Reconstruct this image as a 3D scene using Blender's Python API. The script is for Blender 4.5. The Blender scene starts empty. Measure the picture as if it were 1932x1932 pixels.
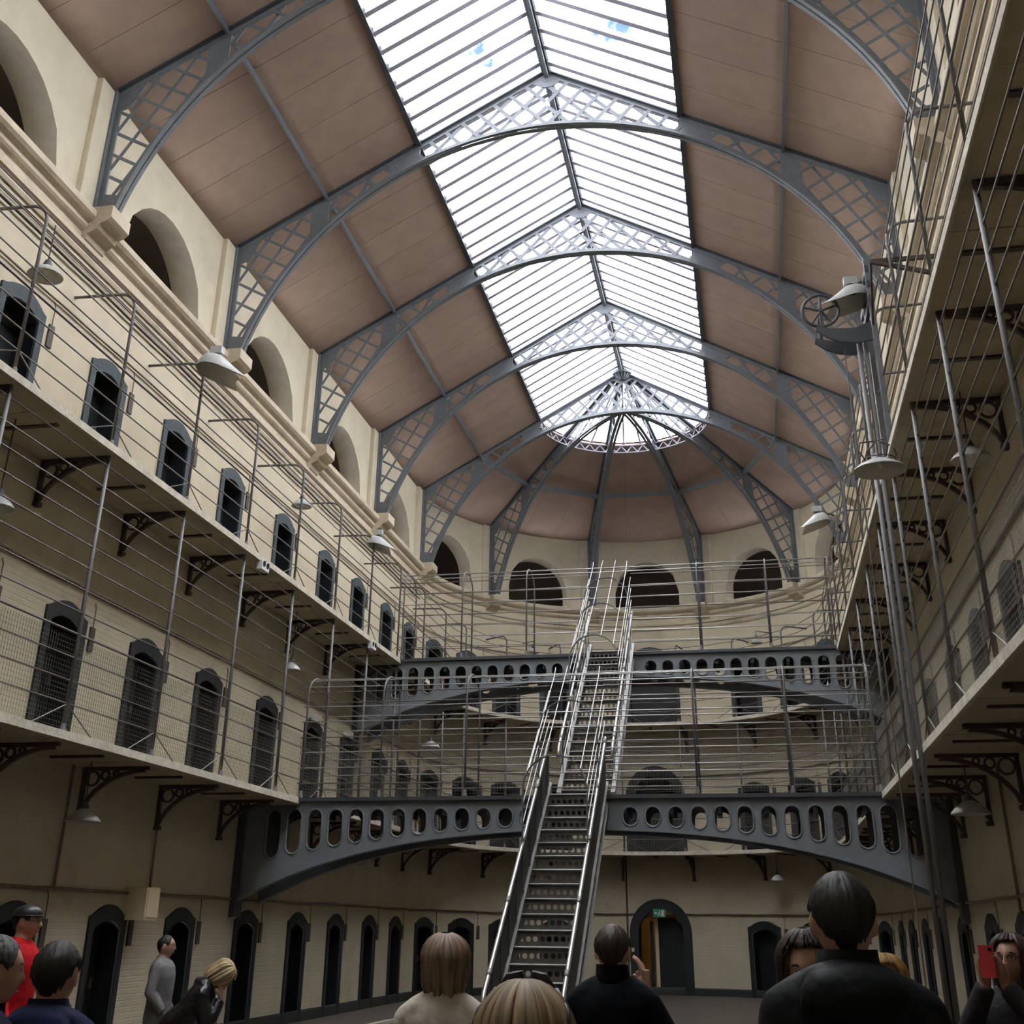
import bpy, bmesh, math, random
from mathutils import Vector, Matrix
random.seed(7)
scene = bpy.context.scene
col = scene.collection
sin, cos, pi = math.sin, math.cos, math.pi

# ------------------------------------------------------------------ camera
cam_data = bpy.data.cameras.new('camera')
cam = bpy.data.objects.new('camera', cam_data)
col.objects.link(cam)
F, YAW, PITCH, ROLL = 2193.914, .1969, .4489, .0105
CAM = Vector((2.9982, 0.0, 1.7014))
fw = Vector((-sin(YAW) * cos(PITCH), cos(YAW) * cos(PITCH), sin(PITCH)))
rt = Vector((cos(YAW), sin(YAW), 0))
up = rt.cross(fw)
r2 = rt * cos(ROLL) + up * sin(ROLL)
u2 = up * cos(ROLL) - rt * sin(ROLL)
m = Matrix((r2, u2, -fw)).transposed().to_4x4()
m.translation = CAM
cam.matrix_world = m
cam_data.sensor_width = 36
cam_data.lens = F / 1932 * 36
cam_data.shift_y = -270.9 / 1932
cam_data.clip_start = .05
scene.camera = cam

# ------------------------------------------------------------------ light and exposure
SKY = 14.0
BLUE1, BLUE2 = (-.1766, .7340, .6558), (-.0713, .7269, .6830)
world = bpy.data.worlds.new('sky')
scene.world = world
world.use_nodes = True
nt = world.node_tree
nt.nodes.clear()
out = nt.nodes.new('ShaderNodeOutputWorld')
bg = nt.nodes.new('ShaderNodeBackground')
tc = nt.nodes.new('ShaderNodeTexCoord')
no = nt.nodes.new('ShaderNodeTexNoise')
no.inputs['Scale'].default_value = 16
no.inputs['Detail'].default_value = 5
no.inputs['Roughness'].default_value = .6
nt.links.new(tc.outputs['Generated'], no.inputs['Vector'])
col_in = None
for d_, sz in ((BLUE1, .011), (BLUE2, .020)):           # small gaps of blue between the clouds
    ds = nt.nodes.new('ShaderNodeVectorMath')
    ds.operation = 'DISTANCE'
    ds.inputs[1].default_value = d_
    nt.links.new(tc.outputs['Generated'], ds.inputs[0])
    ad = nt.nodes.new('ShaderNodeMath')
    ad.operation = 'MULTIPLY_ADD'
    ad.inputs[1].default_value = .12
    nt.links.new(no.outputs['Fac'], ad.inputs[0])
    nt.links.new(ds.outputs['Value'], ad.inputs[2])
    rp = nt.nodes.new('ShaderNodeValToRGB')
    rp.color_ramp.elements[0].position = .056 + sz
    rp.color_ramp.elements[0].color = (.030, .050, .072, 1)
    rp.color_ramp.elements[1].position = .090 + sz
    rp.color_ramp.elements[1].color = (1.0, 1.0, 1.02, 1)
    nt.links.new(ad.outputs['Value'], rp.inputs['Fac'])
    if col_in is None:
        col_in = rp.outputs['Color']
    else:
        mx = nt.nodes.new('ShaderNodeMixRGB')
        mx.blend_type = 'MULTIPLY'
        mx.inputs['Fac'].default_value = 1
        nt.links.new(col_in, mx.inputs['Color1'])
        nt.links.new(rp.outputs['Color'], mx.inputs['Color2'])
        col_in = mx.outputs['Color']
nt.links.new(col_in, bg.inputs['Color'])
bg.inputs['Strength'].default_value = SKY
nt.links.new(bg.outputs['Background'], out.inputs['Surface'])
vs = scene.view_settings
vs.view_transform = 'Standard'
vs.look = 'None'
vs.gamma = 1.0
vs.use_curve_mapping = False
vs.exposure = 0.0
scene.cycles.max_bounces = 5
scene.cycles.diffuse_bounces = 3
scene.cycles.glossy_bounces = 2
scene.cycles.transparent_max_bounces = 10
scene.cycles.caustics_reflective = False
scene.cycles.caustics_refractive = False
scene.cycles.sample_clamp_indirect = 12
scene.cycles.use_adaptive_sampling = True
scene.cycles.adaptive_threshold = .25
scene.cycles.adaptive_min_samples = 16

# ------------------------------------------------------------------ materials
def mat(name, c, rough=.6, metal=0.0, var=0.0, scale=3.0, bump=0.0, bscale=40.0, c2=None, brick=False, dirt=0.0, trans=0.0, coat=0.0):
    M = bpy.data.materials.new(name)
    M.use_nodes = True
    t = M.node_tree
    b = t.nodes['Principled BSDF']
    b.inputs['Roughness'].default_value = rough
    b.inputs['Metallic'].default_value = metal
    b.inputs['Base Color'].default_value = (*c, 1)
    tcn = t.nodes.new('ShaderNodeTexCoord')
    src = None
    if var > 0 or c2:
        n = t.nodes.new('ShaderNodeTexNoise')
        n.inputs['Scale'].default_value = scale
        n.inputs['Detail'].default_value = 2.5
        n.inputs['Roughness'].default_value = .65
        t.links.new(tcn.outputs['Object'], n.inputs['Vector'])
        r = t.nodes.new('ShaderNodeValToRGB')
        lo = c2 or tuple(x * (1 - var) for x in c)
        r.color_ramp.elements[0].position = .35
        r.color_ramp.elements[0].color = (*lo, 1)
        r.color_ramp.elements[1].position = .65
        r.color_ramp.elements[1].color = (*c, 1)
        t.links.new(n.outputs['Fac'], r.inputs['Fac'])
        src = r.outputs['Color']
    if dirt > 0:
        n2 = t.nodes.new('ShaderNodeTexNoise')
        n2.inputs['Scale'].default_value = .9
        n2.inputs['Detail'].default_value = 4.5
        n2.inputs['Roughness'].default_value = .72
        t.links.new(tcn.outputs['Object'], n2.inputs['Vector'])
        r2_ = t.nodes.new('ShaderNodeValToRGB')
        r2_.color_ramp.elements[0].position = .30
        r2_.color_ramp.elements[0].color = (1 - dirt, 1 - dirt * 1.05, 1 - dirt * 1.15, 1)
        r2_.color_ramp.elements[1].position = .47
        r2_.color_ramp.elements[1].color = (1, 1, 1, 1)
        t.links.new(n2.outputs['Fac'], r2_.inputs['Fac'])
        mx = t.nodes.new('ShaderNodeMixRGB')
        mx.blend_type = 'MULTIPLY'
        mx.inputs['Fac'].default_value = 1
        if src is not None:
            t.links.new(src, mx.inputs['Color1'])
        else:
            mx.inputs['Color1'].default_value = (*c, 1)
        t.links.new(r2_.outputs['Color'], mx.inputs['Color2'])
        src = mx.outputs['Color']
    if src is not None:
        t.links.new(src, b.inputs['Base Color'])
    if brick:
        bk = t.nodes.new('ShaderNodeTexBrick')
        bk.inputs['Scale'].default_value = 1
        bk.inputs['Brick Width'].default_value = .235
        bk.inputs['Row Height'].default_value = .078
        bk.inputs['Mortar Size'].default_value = .009
        bk.inputs['Mortar Smooth'].default_value = .6
        bk.inputs['Color1'].default_value = (.7, .7, .7, 1)
        bk.inputs['Color2'].default_value = (1, 1, 1, 1)
        bk.inputs['Mortar'].default_value = (0, 0, 0, 1)
        t.links.new(tcn.outputs['UV'], bk.inputs['Vector'])
        nb = t.nodes.new('ShaderNodeTexNoise')
        nb.inputs['Scale'].default_value = 30
        nb.inputs['Detail'].default_value = 1
        t.links.new(tcn.outputs['Object'], nb.inputs['Vector'])
        ad = t.nodes.new('ShaderNodeMixRGB')
        ad.blend_type = 'ADD'
        ad.inputs['Fac'].default_value = .5
        t.links.new(bk.outputs['Color'], ad.inputs['Color1'])
        t.links.new(nb.outputs['Fac'], ad.inputs['Color2'])
        bp = t.nodes.new('ShaderNodeBump')
        bp.inputs['Strength'].default_value = .38
        bp.inputs['Distance'].default_value = .012
        t.links.new(ad.outputs['Color'], bp.inputs['Height'])
        t.links.new(bp.outputs['Normal'], b.inputs['Normal'])
    elif bump > 0:
        nb = t.nodes.new('ShaderNodeTexNoise')
        nb.inputs['Scale'].default_value = bscale
        nb.inputs['Detail'].default_value = 1.5
        t.links.new(tcn.outputs['Object'], nb.inputs['Vector'])
        bp = t.nodes.new('ShaderNodeBump')
        bp.inputs['Strength'].default_value = bump
        bp.inputs['Distance'].default_value = .02
        t.links.new(nb.outputs['Fac'], bp.inputs['Height'])
        t.links.new(bp.outputs['Normal'], b.inputs['Normal'])
    return M

def glass_mat(name):
    M = bpy.data.materials.new(name)
    M.use_nodes = True
    t = M.node_tree
    t.nodes.clear()
    o = t.nodes.new('ShaderNodeOutputMaterial')
    mx = t.nodes.new('ShaderNodeMixShader')
    tr = t.nodes.new('ShaderNodeBsdfTransparent')
    tr.inputs['Color'].default_value = (.93, .95, .95, 1)
    gl = t.nodes.new('ShaderNodeBsdfGlossy')
    gl.inputs['Roughness'].default_value = .05
    mx.inputs['Fac'].default_value = .05
    t.links.new(tr.outputs[0], mx.inputs[1])
    t.links.new(gl.outputs[0], mx.inputs[2])
    t.links.new(mx.outputs[0], o.inputs['Surface'])
    return M

M = {}
M['wall'] = mat('cream painted brick', (.575, .51, .375), .75, var=.10, scale=1.3, brick=True, dirt=.16)
M['wall_top'] = mat('smooth cream painted wall', (.60, .53, .39), .75, var=.07, scale=1.6, bump=.22, bscale=7, dirt=.12)
M['plaster'] = mat('cream plaster', (.66, .595, .45), .75, var=.08, scale=2.0, bump=.25, bscale=9, dirt=.10)
M['cornice'] = mat('cream cornice', (.60, .52, .39), .75, var=.12, scale=3.0, bump=.3, bscale=14, dirt=.22)
M['board'] = mat('brown roof boarding', (.33, .238, .19), .72, var=.12, scale=2.2)
M['board_b'] = mat('brown roof boarding lighter', (.345, .25, .20), .72, var=.12, scale=2.4)
M['deck'] = mat('roof deck', (.06, .045, .035), .9)
M['reveal'] = mat('dark olive grey arch lining', (.15, .128, .094), .85, var=.15, scale=4, bump=.2, bscale=20)  # arch lining coloured much darker than the cream plaster around it
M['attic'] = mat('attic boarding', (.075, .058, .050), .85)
M['iron'] = mat('blue grey iron paint', (.155, .172, .19), .5, var=.15, scale=5)
M['iron_dark'] = mat('dark iron paint', (.056, .063, .072), .5)
M['iron_light'] = mat('pale lattice iron paint', (.135, .145, .165), .5, var=.1, scale=5)
M['bar'] = mat('pale glazing bar paint', (.26, .25, .30), .55)
M['iron_bridge'] = mat('grey blue bridge paint', (.215, .235, .255), .5, var=.15, scale=4)
M['glass'] = glass_mat('skylight glass')
M['rail'] = mat('worn grey rail', (.135, .118, .10), .45, .2)
M['wire'] = mat('wire mesh', (.22, .21, .19), .5, .3)
M['post'] = mat('grey painted post', (.15, .146, .146), .5)
M['steel'] = mat('bright steel', (.80, .80, .80), .28, .85, var=.15, scale=12)
M['steel_rod'] = mat('steel rod', (.33, .325, .31), .4, .35)
M['sheet'] = mat('dark steel sheet', (.085, .085, .082), .45, .4, var=.3, scale=3)
M['stringer'] = mat('grey stringer', (.23, .225, .215), .5, .3, var=.25, scale=4)
M['tread'] = mat('iron stair plate', (.16, .145, .13), .5, .3, var=.35, scale=5)
M['slab'] = mat('painted gallery slab', (.50, .43, .30), .8, var=.12, scale=2.5, bump=.3, bscale=12, dirt=.25)
M['edge'] = mat('slab edge', (.66, .61, .50), .8, var=.25, scale=6, bump=.4, bscale=25)
M['rust'] = mat('rusty dark iron', (.085, .062, .052), .65, var=.4, scale=7)
M['door_blue'] = mat('slate blue stone frame', (.060, .080, .092), .7, var=.3, scale=6, bump=.3)
M['door_dark'] = mat('dark green frame', (.015, .020, .021), .6, var=.3, scale=5)
M['door_leaf'] = mat('black door leaf', (.008, .011, .014), .5, var=.3, scale=5)
M['plate'] = mat('brown slot plate', (.075, .060, .052), .6)
M['skirt'] = mat('dark skirting', (.030, .036, .036), .6, var=.2)
M['floor'] = mat('worn floor', (.095, .078, .063), .55, var=.25, scale=2.0, bump=.15, bscale=20, dirt=.3)
M['pipe'] = mat('brown pipe', (.21, .16, .115), .6, var=.3, scale=6)
M['enamel'] = mat('grey enamel', (.46, .47, .47), .4, var=.12, scale=8)
M['enamel_in'] = mat('white enamel inside', (.50, .49, .45), .45)
M['white'] = mat('white plastic', (.78, .78, .76), .4)
M['black'] = mat('black plastic', (.02, .02, .02), .4)
M['box'] = mat('beige box', (.66, .55, .36), .6, var=.06)
M['yellow'] = mat('ochre wall inside', (.55, .33, .08), .7, var=.15)
M['green'] = mat('green sign', (.05, .30, .18), .5)

# ------------------------------------------------------------------ mesh helpers
class MB:
    def __init__(s):
        s.v, s.f, s.uv = [], [], {}
    def add(s, pts):
        i = len(s.v)
        s.v.extend(Vector(p) for p in pts)
        return i
    def quad(s, a, b, c, d, uv=None):
        i = s.add((a, b, c, d))
        if uv:
            s.uv[len(s.f)] = uv
        s.f.append((i, i + 1, i + 2, i + 3))
    def poly(s, pts):
        i = s.add(pts)
        s.f.append(tuple(range(i, i + len(pts))))
    def hexa(s, p):            # 8 corners: bottom ring 0-3, top ring 4-7
        i = s.add(p)
        for q in ((3, 2, 1, 0), (4, 5, 6, 7), (0, 1, 5, 4), (1, 2, 6, 5), (2, 3, 7, 6), (3, 0, 4, 7)):
            s.f.append(tuple(i + k for k in q))
        return s
    def box(s, x0, x1, y0, y1, z0, z1):
        return s.hexa(((x0, y0, z0), (x1, y0, z0), (x1, y1, z0), (x0, y1, z0), (x0, y0, z1), (x1, y0, z1), (x1, y1, z1), (x0, y1, z1)))
    def bar(s, a, b, w, h, upv=(0, 0, 1)):     # rectangular bar between two points; w sideways, h along up
        a, b = Vector(a), Vector(b)
        d = (b - a).normalized()
        upv = Vector(upv)
        sd = d.cross(upv)
        if sd.length < 1e-5:
            sd = d.cross(Vector((1, 0, 0)))
        sd.normalize()
        un = sd.cross(d).normalized()
        s_, u_ = sd * w / 2, un * h / 2
        return s.hexa((a - s_ - u_, a + s_ - u_, b + s_ - u_, b - s_ - u_, a - s_ + u_, a + s_ + u_, b + s_ + u_, b - s_ + u_))
    def tube(s, pts, r, n=6, cap=True, closed=False):
        pts = [Vector(p) for p in pts]
        N = len(pts)
        rs = r if isinstance(r, (list, tuple)) else [r] * N
        base = len(s.v)
        nrm = None
        for i, p in enumerate(pts):
            if closed:
                d = pts[(i + 1) % N] - pts[i - 1]
            else:
                d = pts[min(i + 1, N - 1)] - pts[max(i - 1, 0)]
            d.normalize()
            if nrm is None:
                nrm = d.orthogonal().normalized()
            else:
                nrm = (nrm - d * nrm.dot(d))
                nrm = nrm.normalized() if nrm.length > 1e-6 else d.orthogonal().normalized()
            bn = d.cross(nrm)
            for k in range(n):
                a = 2 * pi * k / n
                s.v.append(p + (nrm * cos(a) + bn * sin(a)) * rs[i])
        for i in range(N if closed else N - 1):
            j = (i + 1) % N
            for k in range(n):
                k2 = (k + 1) % n
                s.f.append((base + i * n + k, base + i * n + k2, base + j * n + k2, base + j * n + k))
        if cap and not closed:
            s.f.append(tuple(base + k for k in reversed(range(n))))
            s.f.append(tuple(base + (N - 1) * n + k for k in range(n)))
        return s
    def lathe(s, prof, c=(0, 0, 0), n=20, axis=None):     # prof: (radius, height)
        c = Vector(c)
        R_ = Matrix.Identity(3)
        if axis is not None:
            R_ = Vector((0, 0, 1)).rotation_difference(Vector(axis).normalized()).to_matrix()
        base = len(s.v)
        for r, h in prof:
            for k in range(n):
                a = 2 * pi * k / n
                s.v.append(c + R_ @ Vector((r * cos(a), r * sin(a), h)))
        for i in range(len(prof) - 1):
            for k in range(n):
                k2 = (k + 1) % n
                s.f.append((base + i * n + k, base + i * n + k2, base + (i + 1) * n + k2, base + (i + 1) * n + k))
        return s
    def prism(s, poly, ext):            # planar polygon extruded by a vector
        ext = Vector(ext)
        n = len(poly)
        i = s.add(poly)
        s.add([Vector(p) + ext for p in poly])
        s.f.append(tuple(i + k for k in reversed(range(n))))
        s.f.append(tuple(i + n + k for k in range(n)))
        for k in range(n):
            k2 = (k + 1) % n
            s.f.append((i + k, i + k2, i + n + k2, i + n + k))
        return s
    def sweep(s, secs, closed_sec=True, caps=True):   # list of cross-sections (lists of points)
        n = len(secs[0])
        base = len(s.v)
        for q in secs:
            s.v.extend(Vector(p) for p in q)
        for i in range(len(secs) - 1):
            for k in range(n if closed_sec else n - 1):
                k2 = (k + 1) % n
                s.f.append((base + i * n + k, base + i * n + k2, base + (i + 1) * n + k2, base + (i + 1) * n + k))
        if caps and closed_sec:
            s.f.append(tuple(base + k for k in reversed(range(n))))
            s.f.append(tuple(base + (len(secs) - 1) * n + k for k in range(n)))
        return s
    def mesh(s, name, mt, org=(0, 0, 0), smooth=False):
        org = Vector(org)
        me = bpy.data.meshes.new(name)
        me.from_pydata([tuple(v - org) for v in s.v], [], s.f)
        if s.uv:
            uvl = me.uv_layers.new(name='UVMap')
            for p in me.polygons:
                q = s.uv.get(p.index)
                if q:
                    for k, li in enumerate(p.loop_indices):
                        uvl.data[li].uv = q[k]
        me.materials.append(M[mt] if isinstance(mt, str) else mt)
        if smooth:
            for p in me.polygons:
                p.use_smooth = True
        me.validate()
        bm = bmesh.new()
        bm.from_mesh(me)
        if not s.uv:
            bmesh.ops.recalc_face_normals(bm, faces=bm.faces)
        bm.to_mesh(me)
        bm.free()
        return me
    def build(s, name, mt, parent=None, smooth=False, org=None):
        o_ = Vector(org) if org is not None else (wloc(parent) if parent else Vector((0, 0, 0)))
        ob = bpy.data.objects.new(name, s.mesh(name, mt, o_, smooth))
        col.objects.link(ob)
        if parent:
            ob.parent = parent
        else:
            ob.location = o_
        return ob

def wloc(o):
    v = Vector((0, 0, 0))
    while o:
        v += o.location
        o = o.parent
    return v

def tag(o, label=None, cat=None, group=None, kind=None):
    if label: o['label'] = label
    if cat: o['category'] = cat
    if group: o['group'] = group
    if kind: o['kind'] = kind
    return o

def empty(name, loc=(0, 0, 0), rz=0.0):
    o = bpy.data.objects.new(name, None)
    o.empty_display_size = .2
    o.location = loc
    o.rotation_euler = (0, 0, rz)
    col.objects.link(o)
    return o

def thing(name, label, cat, loc=(0, 0, 0), rz=0.0, group=None, kind=None):
    return tag(empty(name, loc, rz), label, cat, group, kind)

def copy_tree(o, parent=None):
    c = o.copy()
    col.objects.link(c)
    if parent:
        c.parent = parent
    for ch in list(o.children):
        copy_tree(ch, c)
    return c

def inst(src, parent, loc=(0, 0, 0), rz=0.0):           # a part that shares its mesh with an alike piece
    o = bpy.data.objects.new(src.name.split('.')[0], src.data if hasattr(src, 'data') else src)
    o.location = loc
    o.rotation_euler = (0, 0, rz)
    o.parent = parent
    col.objects.link(o)
    return o

ORD = ['first', 'second', 'third', 'fourth', 'fifth', 'sixth', 'seventh', 'eighth', 'ninth', 'tenth', 'eleventh', 'twelfth', 'thirteenth']

# ------------------------------------------------------------------ the plan: a straight hall ending in a half round
R, YA, YB = 6.2, 32.4, -3.5         # wall half width, centre of the half round, back wall
ARC = pi * R
U0, U1 = YB - YA, ARC + YA - YB
def P(u, off=0.0, z=0.0):
    """point on the wall line: u runs up the left wall (u<0), round the apse and back down the right wall; off is inward"""
    if u < 0:
        return Vector((-R + off, YA + u, z))
    if u <= ARC:
        a = -pi / 2 + u / R
        return Vector(((R - off) * sin(a), YA + (R - off) * cos(a), z))
    return Vector((R - off, YA - (u - ARC), z))
def uang(deg): return (math.radians(deg) + pi / 2) * R
def uR(y): return ARC + YA - y
def urange(a, b, step=.25):
    """breakpoints from a to b, dense only in the half round"""
    pts = [a]
    lo, hi = max(a, 0), min(b, ARC)
    if lo < hi:
        n = max(2, int((hi - lo) / step))
        pts += [lo + (hi - lo) * i / n for i in range(n + 1)]
    pts.append(b)
    o = []
    for p in sorted(pts):
        if not o or p - o[-1] > 1e-6:
            o.append(p)
    return o

Z1, Z2 = 3.8, 7.515
G = 1.02                                             # gallery width
ZE, ZR = 13.78, 17.267
def zat(x): return ZR - (ZR - ZE) * abs(x) / R
XS, XP = 2.589, 4.42
TY = [13.456 + 4.8205 * k for k in range(-1, 4)] + [32.5]
DY = [4.65, 7.0, 9.36, 11.72, 14.06, 16.42, 18.76, 21.45, 24.07, 26.43, 28.88, 31.1]   # near jamb of each cell door
DW = 1.05
DA = [29.3, 45.5, 60.5, 77.0]
ZC0, ZC1 = 10.62, 11.34                               # cornice

def wall_face(mb, us, z0, z1, openings, off=0.0):
    """us: breakpoints; openings: (ua, ub, zb, topfn)"""
    allu = set(us)
    for ua, ub, zb, tf in openings:
        for k in range(13):
            allu.add(ua + (ub - ua) * k / 12)
    lo, hi = us[0], us[-1]
    seq = []
    for q in sorted(x for x in allu if lo - 1e-9 <= x <= hi + 1e-9):
        if not seq or q - seq[-1] > 1e-5:
            seq.append(q)
    def q(a, b, za0, za1, zb0, zb1):
        mb.quad(P(a, off, za0), P(b, off, zb0), P(b, off, zb1), P(a, off, za1), ((a, za0), (b, zb0), (b, zb1), (a, za1)))
    for a, b in zip(seq, seq[1:]):
        mid = (a + b) / 2
        op = next((o for o in openings if o[0] < mid < o[1]), None)
        if not op:
            q(a, b, z0, z1, z0, z1)
        else:
            if op[2] > z0 + 1e-4:
                q(a, b, z0, op[2], z0, op[2])
            q(a, b, op[3](a), z1, op[3](b), z1)

def door_open(u, zf):        # u: near edge of the frame
    ua, ub = u + .09, u + DW - .09
    return (ua, ub, zf, lambda t: zf + 1.70 + .10 * (1 - ((t - (ua + ub) / 2) / ((ub - ua) / 2)) ** 2))
def arch_open(uc, hw, zb, zs, h):
    return (uc - hw, uc + hw, zb, lambda t: zs + h * math.sqrt(max(0, 1 - ((t - uc) / hw) ** 2)))

BAYC = [(TY[i] + TY[i + 1]) / 2 for i in range(len(TY) - 1)]
LUN = [(y - YA) for y in [BAYC[0] - 4.82] + BAYC]
def storey_openings(side, lvl):
    zf = (0, Z1, Z2)[lvl]
    if side == 'left':
        return [door_open(y - YA, zf) for y in DY]
    if side == 'right':
        return [door_open(uR(y + DW), zf) for y in DY]
    o = []
    for a in DA:
        for s in (-1, 1):
            o.append(door_open(uang(s * a) - DW / 2, zf))
    o.append(arch_open(uang(0), .80, zf, zf + 1.62, .80))
    return o
def lunettes(side):
    if side == 'left':
        return [arch_open(u, 1.5, ZC1, ZC1 + .03, 1.5) for u in LUN]
    if side == 'right':
        return [arch_open(ARC - u, 1.5, ZC1, ZC1 + .03, 1.5) for u in LUN]
    return [arch_open(uang(a), 1.05, ZC1 - .05, ZC1 + .58, 1.05) for a in (-68.5, -34.5, 0, 34.5, 68.5)]

SPAN = {'left': (U0, 0.0), 'apse': (0.0, ARC), 'right': (ARC, U1)}
for side, (a, b) in SPAN.items():
    us = urange(a, b)
    mb, mu = MB(), MB()
    for lvl, (z0, z1) in enumerate(((-.05, Z1), (Z1, Z2), (Z2, ZC0 + .2))):
        wall_face(mu if lvl == 2 else mb, us, z0, z1, storey_openings(side, lvl))
    w = mb.build('wall_' + side, 'wall')
    mu.build('top_storey', 'wall_top', w)
    tag(w, f'cream painted brick wall with three storeys of cell doors, {side} side' if side != 'apse' else 'curved cream brick wall closing the far end of the hall', 'wall', kind='structure')
    mb = MB()
    wall_face(mb, us, ZC1 - .1, 13.95, lunettes(side), off=-.10)
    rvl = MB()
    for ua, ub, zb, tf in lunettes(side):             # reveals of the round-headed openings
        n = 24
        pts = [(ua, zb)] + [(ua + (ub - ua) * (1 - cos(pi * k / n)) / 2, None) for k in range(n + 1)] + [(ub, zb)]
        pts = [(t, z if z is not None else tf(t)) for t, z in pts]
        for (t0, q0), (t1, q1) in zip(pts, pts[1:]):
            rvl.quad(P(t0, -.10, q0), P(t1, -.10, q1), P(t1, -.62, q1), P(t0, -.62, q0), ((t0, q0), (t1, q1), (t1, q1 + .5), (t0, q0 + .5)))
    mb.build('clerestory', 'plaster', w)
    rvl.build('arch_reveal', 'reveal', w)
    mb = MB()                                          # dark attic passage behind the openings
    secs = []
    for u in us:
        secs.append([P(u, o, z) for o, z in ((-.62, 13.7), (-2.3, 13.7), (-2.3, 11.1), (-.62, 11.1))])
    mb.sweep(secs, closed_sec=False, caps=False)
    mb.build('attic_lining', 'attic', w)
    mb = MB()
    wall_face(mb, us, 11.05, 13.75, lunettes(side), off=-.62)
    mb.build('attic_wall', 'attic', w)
    for y in (TY if side != 'apse' else []):           # pilasters carrying the roof trusses
        u = y - YA if side == 'left' else uR(y)
        p0, p1 = P(u - .46, 0, 0), P(u + .46, -.12, 0)
        MB().box(min(p0.x, p1.x), max(p0.x, p1.x), min(p0.y, p1.y), max(p0.y, p1.y), ZC1 - .05, 13.72).build('pilaster', 'plaster', w)
    if side == 'apse':
        for a_ in (-51.5, -17.3, 17.3, 51.5):
            u = uang(a_)
            q = MB()
            q.sweep([[P(u + d, o, z) for o, z in ((-.12, ZC1 - .05), (0, ZC1 - .05), (0, 13.72), (-.12, 13.72))] for d in (-.34, 0, .34)])
            q.build('pilaster', 'plaster', w)
    # corbels under the truss feet
    for y in (TY if side != 'apse' else []):
        sx = -1 if side == 'left' else 1
        prof = [(0, 10.80), (.10, 10.86), (.12, 10.94), (.26, 11.02), (.30, 11.10), (.40, 11.14), (.46, 11.20), (.46, 11.40), (0, 11.40)]
        MB().prism([(sx * (R - o), y - .27, z) for o, z in prof], (0, .54, 0)).build('corbel', 'cornice', w)
    if side == 'apse':
        for a_ in (-51.5, -17.3, 17.3, 51.5):
            u = uang(a_)
            prof = [(0, 10.86), (.12, 10.94), (.26, 11.02), (.36, 11.14), (.40, 11.20), (.40, 11.34), (0, 11.34)]
            q = MB()
            q.sweep([[P(u + d, o, z) for o, z in prof] for d in (-.22, .22)])
            q.build('corbel', 'cornice', w)
    prof = [(-.05, ZC0), (.03, ZC0), (.05, ZC0 + .05), (.05, ZC0 + .12), (.09, ZC0 + .14), (.09, ZC0 + .21), (.02, ZC0 + .23), (.02, ZC0 + .36),
            (.07, ZC0 + .40), (.10, ZC0 + .44), (.10, ZC0 + .50), (.17, ZC0 + .55), (.21, ZC0 + .60), (.21, ZC1 - .03), (.19, ZC1), (-.14, ZC1), (-.14, ZC0 + .2), (-.05, ZC0 + .2)]
    mb = MB().sweep([[P(u, o, z) for o, z in prof] for u in us])
    mb.build('trim_1' if side == 'left' else 'trim_2' if side == 'apse' else 'trim_3', 'cornice', None)
    tag(col.objects[-1], f'moulded cream cornice running along the {side} wall under the arches' if side != 'apse' else 'moulded cream cornice curving round the far end', 'cornice', kind='structure')
    mb = MB().sweep([[P(u, o, z) for o, z in ((0, 0), (.03, 0), (.03, .17), (.02, .2), (0, .2))] for u in us])
    tag(mb.build('baseboard_' + side, 'skirt'), f'dark painted skirting at the foot of the {side} wall', 'skirting', kind='structure')

mb = MB()
mb.poly([(-7, YB, -.05), (7, YB, -.05), (7, YB, 13.4), (0, YB, ZR + .4), (-7, YB, 13.4)])
tag(mb.build('wall_back', 'wall'), 'plain gable wall closing the near end of the hall', 'wall', kind='structure')
mb = MB()
secs = [P(u, -.6, 0) for u in urange(U0, U1)]
mb.poly(list(reversed(secs)))
tag(mb.build('floor', 'floor'), 'worn brown grey ground floor of the hall', 'floor', kind='structure')
for v, nm in (((-4.75, -4.45), 'trim_4'),):
    mb = MB()
    mb.hexa([(-4.75, 18.0, 0), (-4.65, 18.0, 0), (-4.22, 27.5, 0), (-4.32, 27.5, 0), (-4.75, 18.0, .06), (-4.65, 18.0, .06), (-4.22, 27.5, .06), (-4.32, 27.5, .06)])
    tag(mb.build(nm, 'edge'), 'low pale kerb line on the floor along the left cells', 'kerb', kind='structure')

# ------------------------------------------------------------------ roof boarding
ceil = tag(empty('ceiling', (0, 0, 13.7)), 'brown boarded pitched roof with a rounded far end', 'ceiling', kind='structure')
mb = MB()
SL = math.atan2(ZR - ZE, R)
for s in (-1, 1):
    mb.quad((s * 7.0, YB, zat(7.0) + .10), (s * 7.0, YA, zat(7.0) + .10), (s * (XS + .0), YA, zat(XS) + .10), (s * (XS + .0), YB, zat(XS) + .10))
n = 40
for i in range(n):
    a0, a1 = -pi / 2 + pi * i / n, -pi / 2 + pi * (i + 1) / n
    mb.quad(*[(r_ * sin(a), YA + r_ * cos(a), zat(r_) + .10) for r_, a in ((7.2, a0), (7.2, a1), (XS, a1), (XS, a0))])
mb.quad((-XS, YB, zat(XS) + .12), (0, YB, ZR + .12), (0, 3.2, ZR + .12), (-XS, 3.2, zat(XS) + .12))
mb.quad((XS, YB, zat(XS) + .12), (0, YB, ZR + .12), (0, 3.2, ZR + .12), (XS, 3.2, zat(XS) + .12))
mb.build('roof_deck', 'deck', ceil)
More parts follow.
